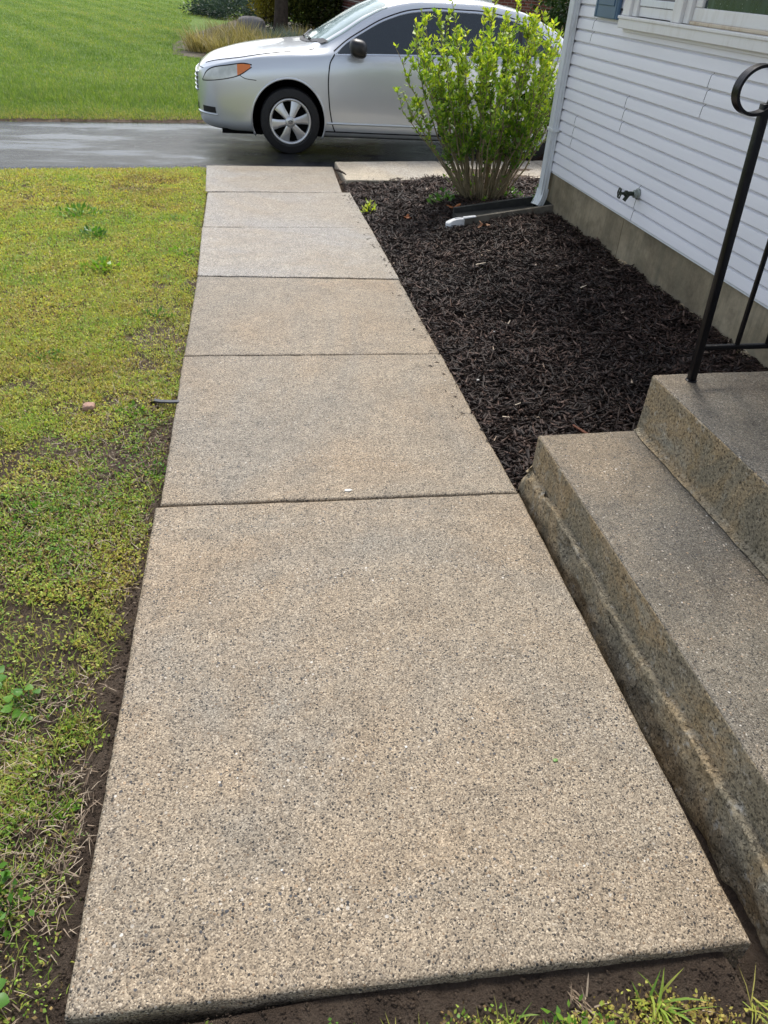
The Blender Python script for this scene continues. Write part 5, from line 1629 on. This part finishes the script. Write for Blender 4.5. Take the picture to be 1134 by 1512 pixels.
blob('boulder', (1.15, 26.6, GZ + .22), (.95, .7, .5), MAT['stone'], 'grey boulder in the far planting bed', 'boulder', 751)
bed_pts = [(-.9, 20.0), (.2, 18.9), (1.6, 19.2), (3.4, 21.5), (4.4, 24.0), (3.6, 33), (1.0, 33.5), (-.3, 27), (-1.0, 22.5)]
vf('far_bed', [(a, b, GZ + .005) for a, b in bed_pts], [list(range(len(bed_pts)))], plain('bed_gravel', (.085, .070, .045), .9, var=.5, vs=14, bmp=.8), kind='structure', label='brown planting bed beyond the driveway')

def tree(name, loc, rt, H, lean, crown, mat, label, seed, nleaf=9000, size=.12):
    r = np.random.default_rng(seed)
    t = empty(name, loc, label, 'tree')
    b = np.asarray(loc, float)
    hh = np.linspace(0, 1, 12)
    P = b + np.stack([lean * hh * H + .05 * np.sin(hh * 7), .04 * np.cos(hh * 9), hh * H - .1], 1)
    V, F = tube(P, rt * (1.25 - .25 * np.minimum(1, hh * 8)) * (1 - .45 * hh), 14)
    V = V + .02 * unit(V - P[np.arange(len(V)) // 14]) * fbm(V[:, 0] * 9, V[:, 1] * 9, V[:, 2] * 2.5, seed=seed)[:, None]
    vf('trunk', V, F, MAT['bark'], t, smooth=True)
    cc = b + np.array(crown[:3]); cr = np.array(crown[3:])
    st, cl = [], []
    for q in range(34):
        d = unit(r.normal(size=3)); e = cc + d * cr * r.uniform(.5, .95); cl.append(e)
        s0 = P[r.integers(6, 12)]
        st.append(tube([s0, (s0 + e) / 2 + [0, 0, -.15], e], [rt * .35, rt * .2, rt * .06], 6))
    vf('limbs', *cat(st), MAT['bark'], t, smooth=True)
    cl = np.array(cl); k = r.integers(0, len(cl), nleaf)
    off = unit(r.normal(size=(nleaf, 3))) * r.uniform(0, 1, (nleaf, 1)) ** .45
    Q = cl[k] + off * cr * .32
    D = unit(off + r.normal(size=(nleaf, 3))); S = unit(np.cross(D, r.normal(size=(nleaf, 3))))
    L = size * r.uniform(.6, 1.3, nleaf)
    V, F = leaves_np(Q - b, D, S, L, L * .55, .1)
    add('crown', mesh_np('crown', V, F, None, np.clip(.5 + .3 * off[:, 2] + r.normal(0, .22, nleaf), 0, 1)), mat, t, kind='stuff')
tree('shade_tree', (1.98, 26.6, GZ), .21, 4.2, .02, (0, 1.5, 5.2, 2.6, 2.6, 2.0), MAT['olive_leaf'], 'far tree with a straight dark trunk beside the boulder', 801)
tree('evergreen_tree', (7.1, 15.0, GZ), .20, 4.0, .03, (-.1, .8, 2.3, 1.6, 1.5, 2.1), MAT['dark_leaf'], 'dark dense tree behind the car next to the downspout', 802, 16000, .10)

# neighbour's brick house
def brick_mat():
    m = M('brick', .85, .3)
    br = m.n('TexBrick'); br.inputs['Scale'].default_value = 1.0
    br.inputs['Brick Width'].default_value = .22; br.inputs['Row Height'].default_value = .075; br.inputs['Mortar Size'].default_value = .008
    br.inputs['Color1'].default_value = (.145, .040, .028, 1); br.inputs['Color2'].default_value = (.20, .060, .040, 1); br.inputs['Mortar'].default_value = (.28, .22, .19, 1)
    sx = m.n('SeparateXYZ'); m.link(m.pos, sx.inputs[0]); cb = m.n('CombineXYZ')
    m.link(m.math('ADD', sx.outputs[0], sx.outputs[1]), cb.inputs[0]); m.link(sx.outputs[2], cb.inputs[1])
    m.link(cb.outputs[0], br.inputs['Vector'])
    m.color(m.mix(1.0, br.outputs['Color'], m.ramp(m.noise(3, 4), [(.3, .75), (.7, 1.2)]), 'MULTIPLY'))
    m.bump(br.outputs['Fac'], -.4, .008)
    return m.m
MAT['brick'] = brick_mat()
nb = empty('brick_house', (4.6, 25.2, GZ), "neighbour's red brick house corner with white trim and garage door", 'house')
c0 = np.array([4.60, 25.2]); c1 = np.array([3.55, 33.5]); c2 = np.array([13.5, 25.6])
def wallq(name, a, b, z0, z1, th, mat, off=0.0, parent=nb):
    a, b = np.asarray(a, float), np.asarray(b, float); d = (b - a) / np.linalg.norm(b - a); nrm = np.array([d[1], -d[0]])
    q = [a + nrm * off, b + nrm * off, b + nrm * (off - th), a + nrm * (off - th)]
    V = [(p[0], p[1], z) for z in (z0, z1) for p in q]
    return vf(name, V, [[3, 2, 1, 0], [4, 5, 6, 7], [0, 1, 5, 4], [1, 2, 6, 5], [2, 3, 7, 6], [3, 0, 4, 7]], mat, parent)
wallq('brick_wall', c1, c0, GZ - .3, GZ + 3.0, .2, MAT['brick'])
dirf = (c2 - c0) / np.linalg.norm(c2 - c0)
wallq('brick_pier', c0 + dirf * .003, c0 + dirf * .30, GZ - .3, GZ + 3.0, .25, MAT['brick'], -.002)
wallq('brick_wall', c0 + dirf * 3.5, c2, GZ - .3, GZ + 3.0, .2, MAT['brick'], -.002)
wallq('door_header', c0 + dirf * .302, c0 + dirf * 3.498, GZ + 2.35, GZ + 3.0, .2, MAT['brick'], -.004)
wallq('door_jamb', c0 + dirf * .302, c0 + dirf * .40, GZ - .05, GZ + 2.34, .12, MAT['white_paint'], .02)
wallq('door_jamb', c0 + dirf * 3.40, c0 + dirf * 3.498, GZ - .05, GZ + 2.34, .12, MAT['white_paint'], .02)
for k in range(4):
    wallq('garage_door_panel', c0 + dirf * .402, c0 + dirf * 3.398, GZ + .02 + k * .58, GZ + .02 + k * .58 + .572, .05, MAT['white_paint'], -.06)
# pale horizontal bands that stand out on the side wall and its corner downspout
ds = (c0 - c1) / np.linalg.norm(c0 - c1)
for k in range(11):
    z = GZ + .35 + k * .20
    wallq('pale_band', c1, c0 - ds * .02, z, z + .025, .03, MAT['bulb'], .006)
wallq('corner_downspout', c0 - ds * .55, c0 - ds * .40, GZ, GZ + 3.0, .08, MAT['white_paint'], .085)
rv = [(c1[0] - .5, c1[1], GZ + 3.0), (c0[0] - .5, c0[1] - .5, GZ + 3.0), (c2[0], c2[1] - .5, GZ + 3.0), (c2[0], c1[1], GZ + 3.0), (8.5, 29.5, GZ + 5.2)]
vf('roof', rv, [[0, 1, 4], [1, 2, 4], [2, 3, 4], [3, 0, 4], [3, 2, 1, 0]], plain('dark_shingle', (.06, .055, .05), .9, var=.3, vs=8), nb)
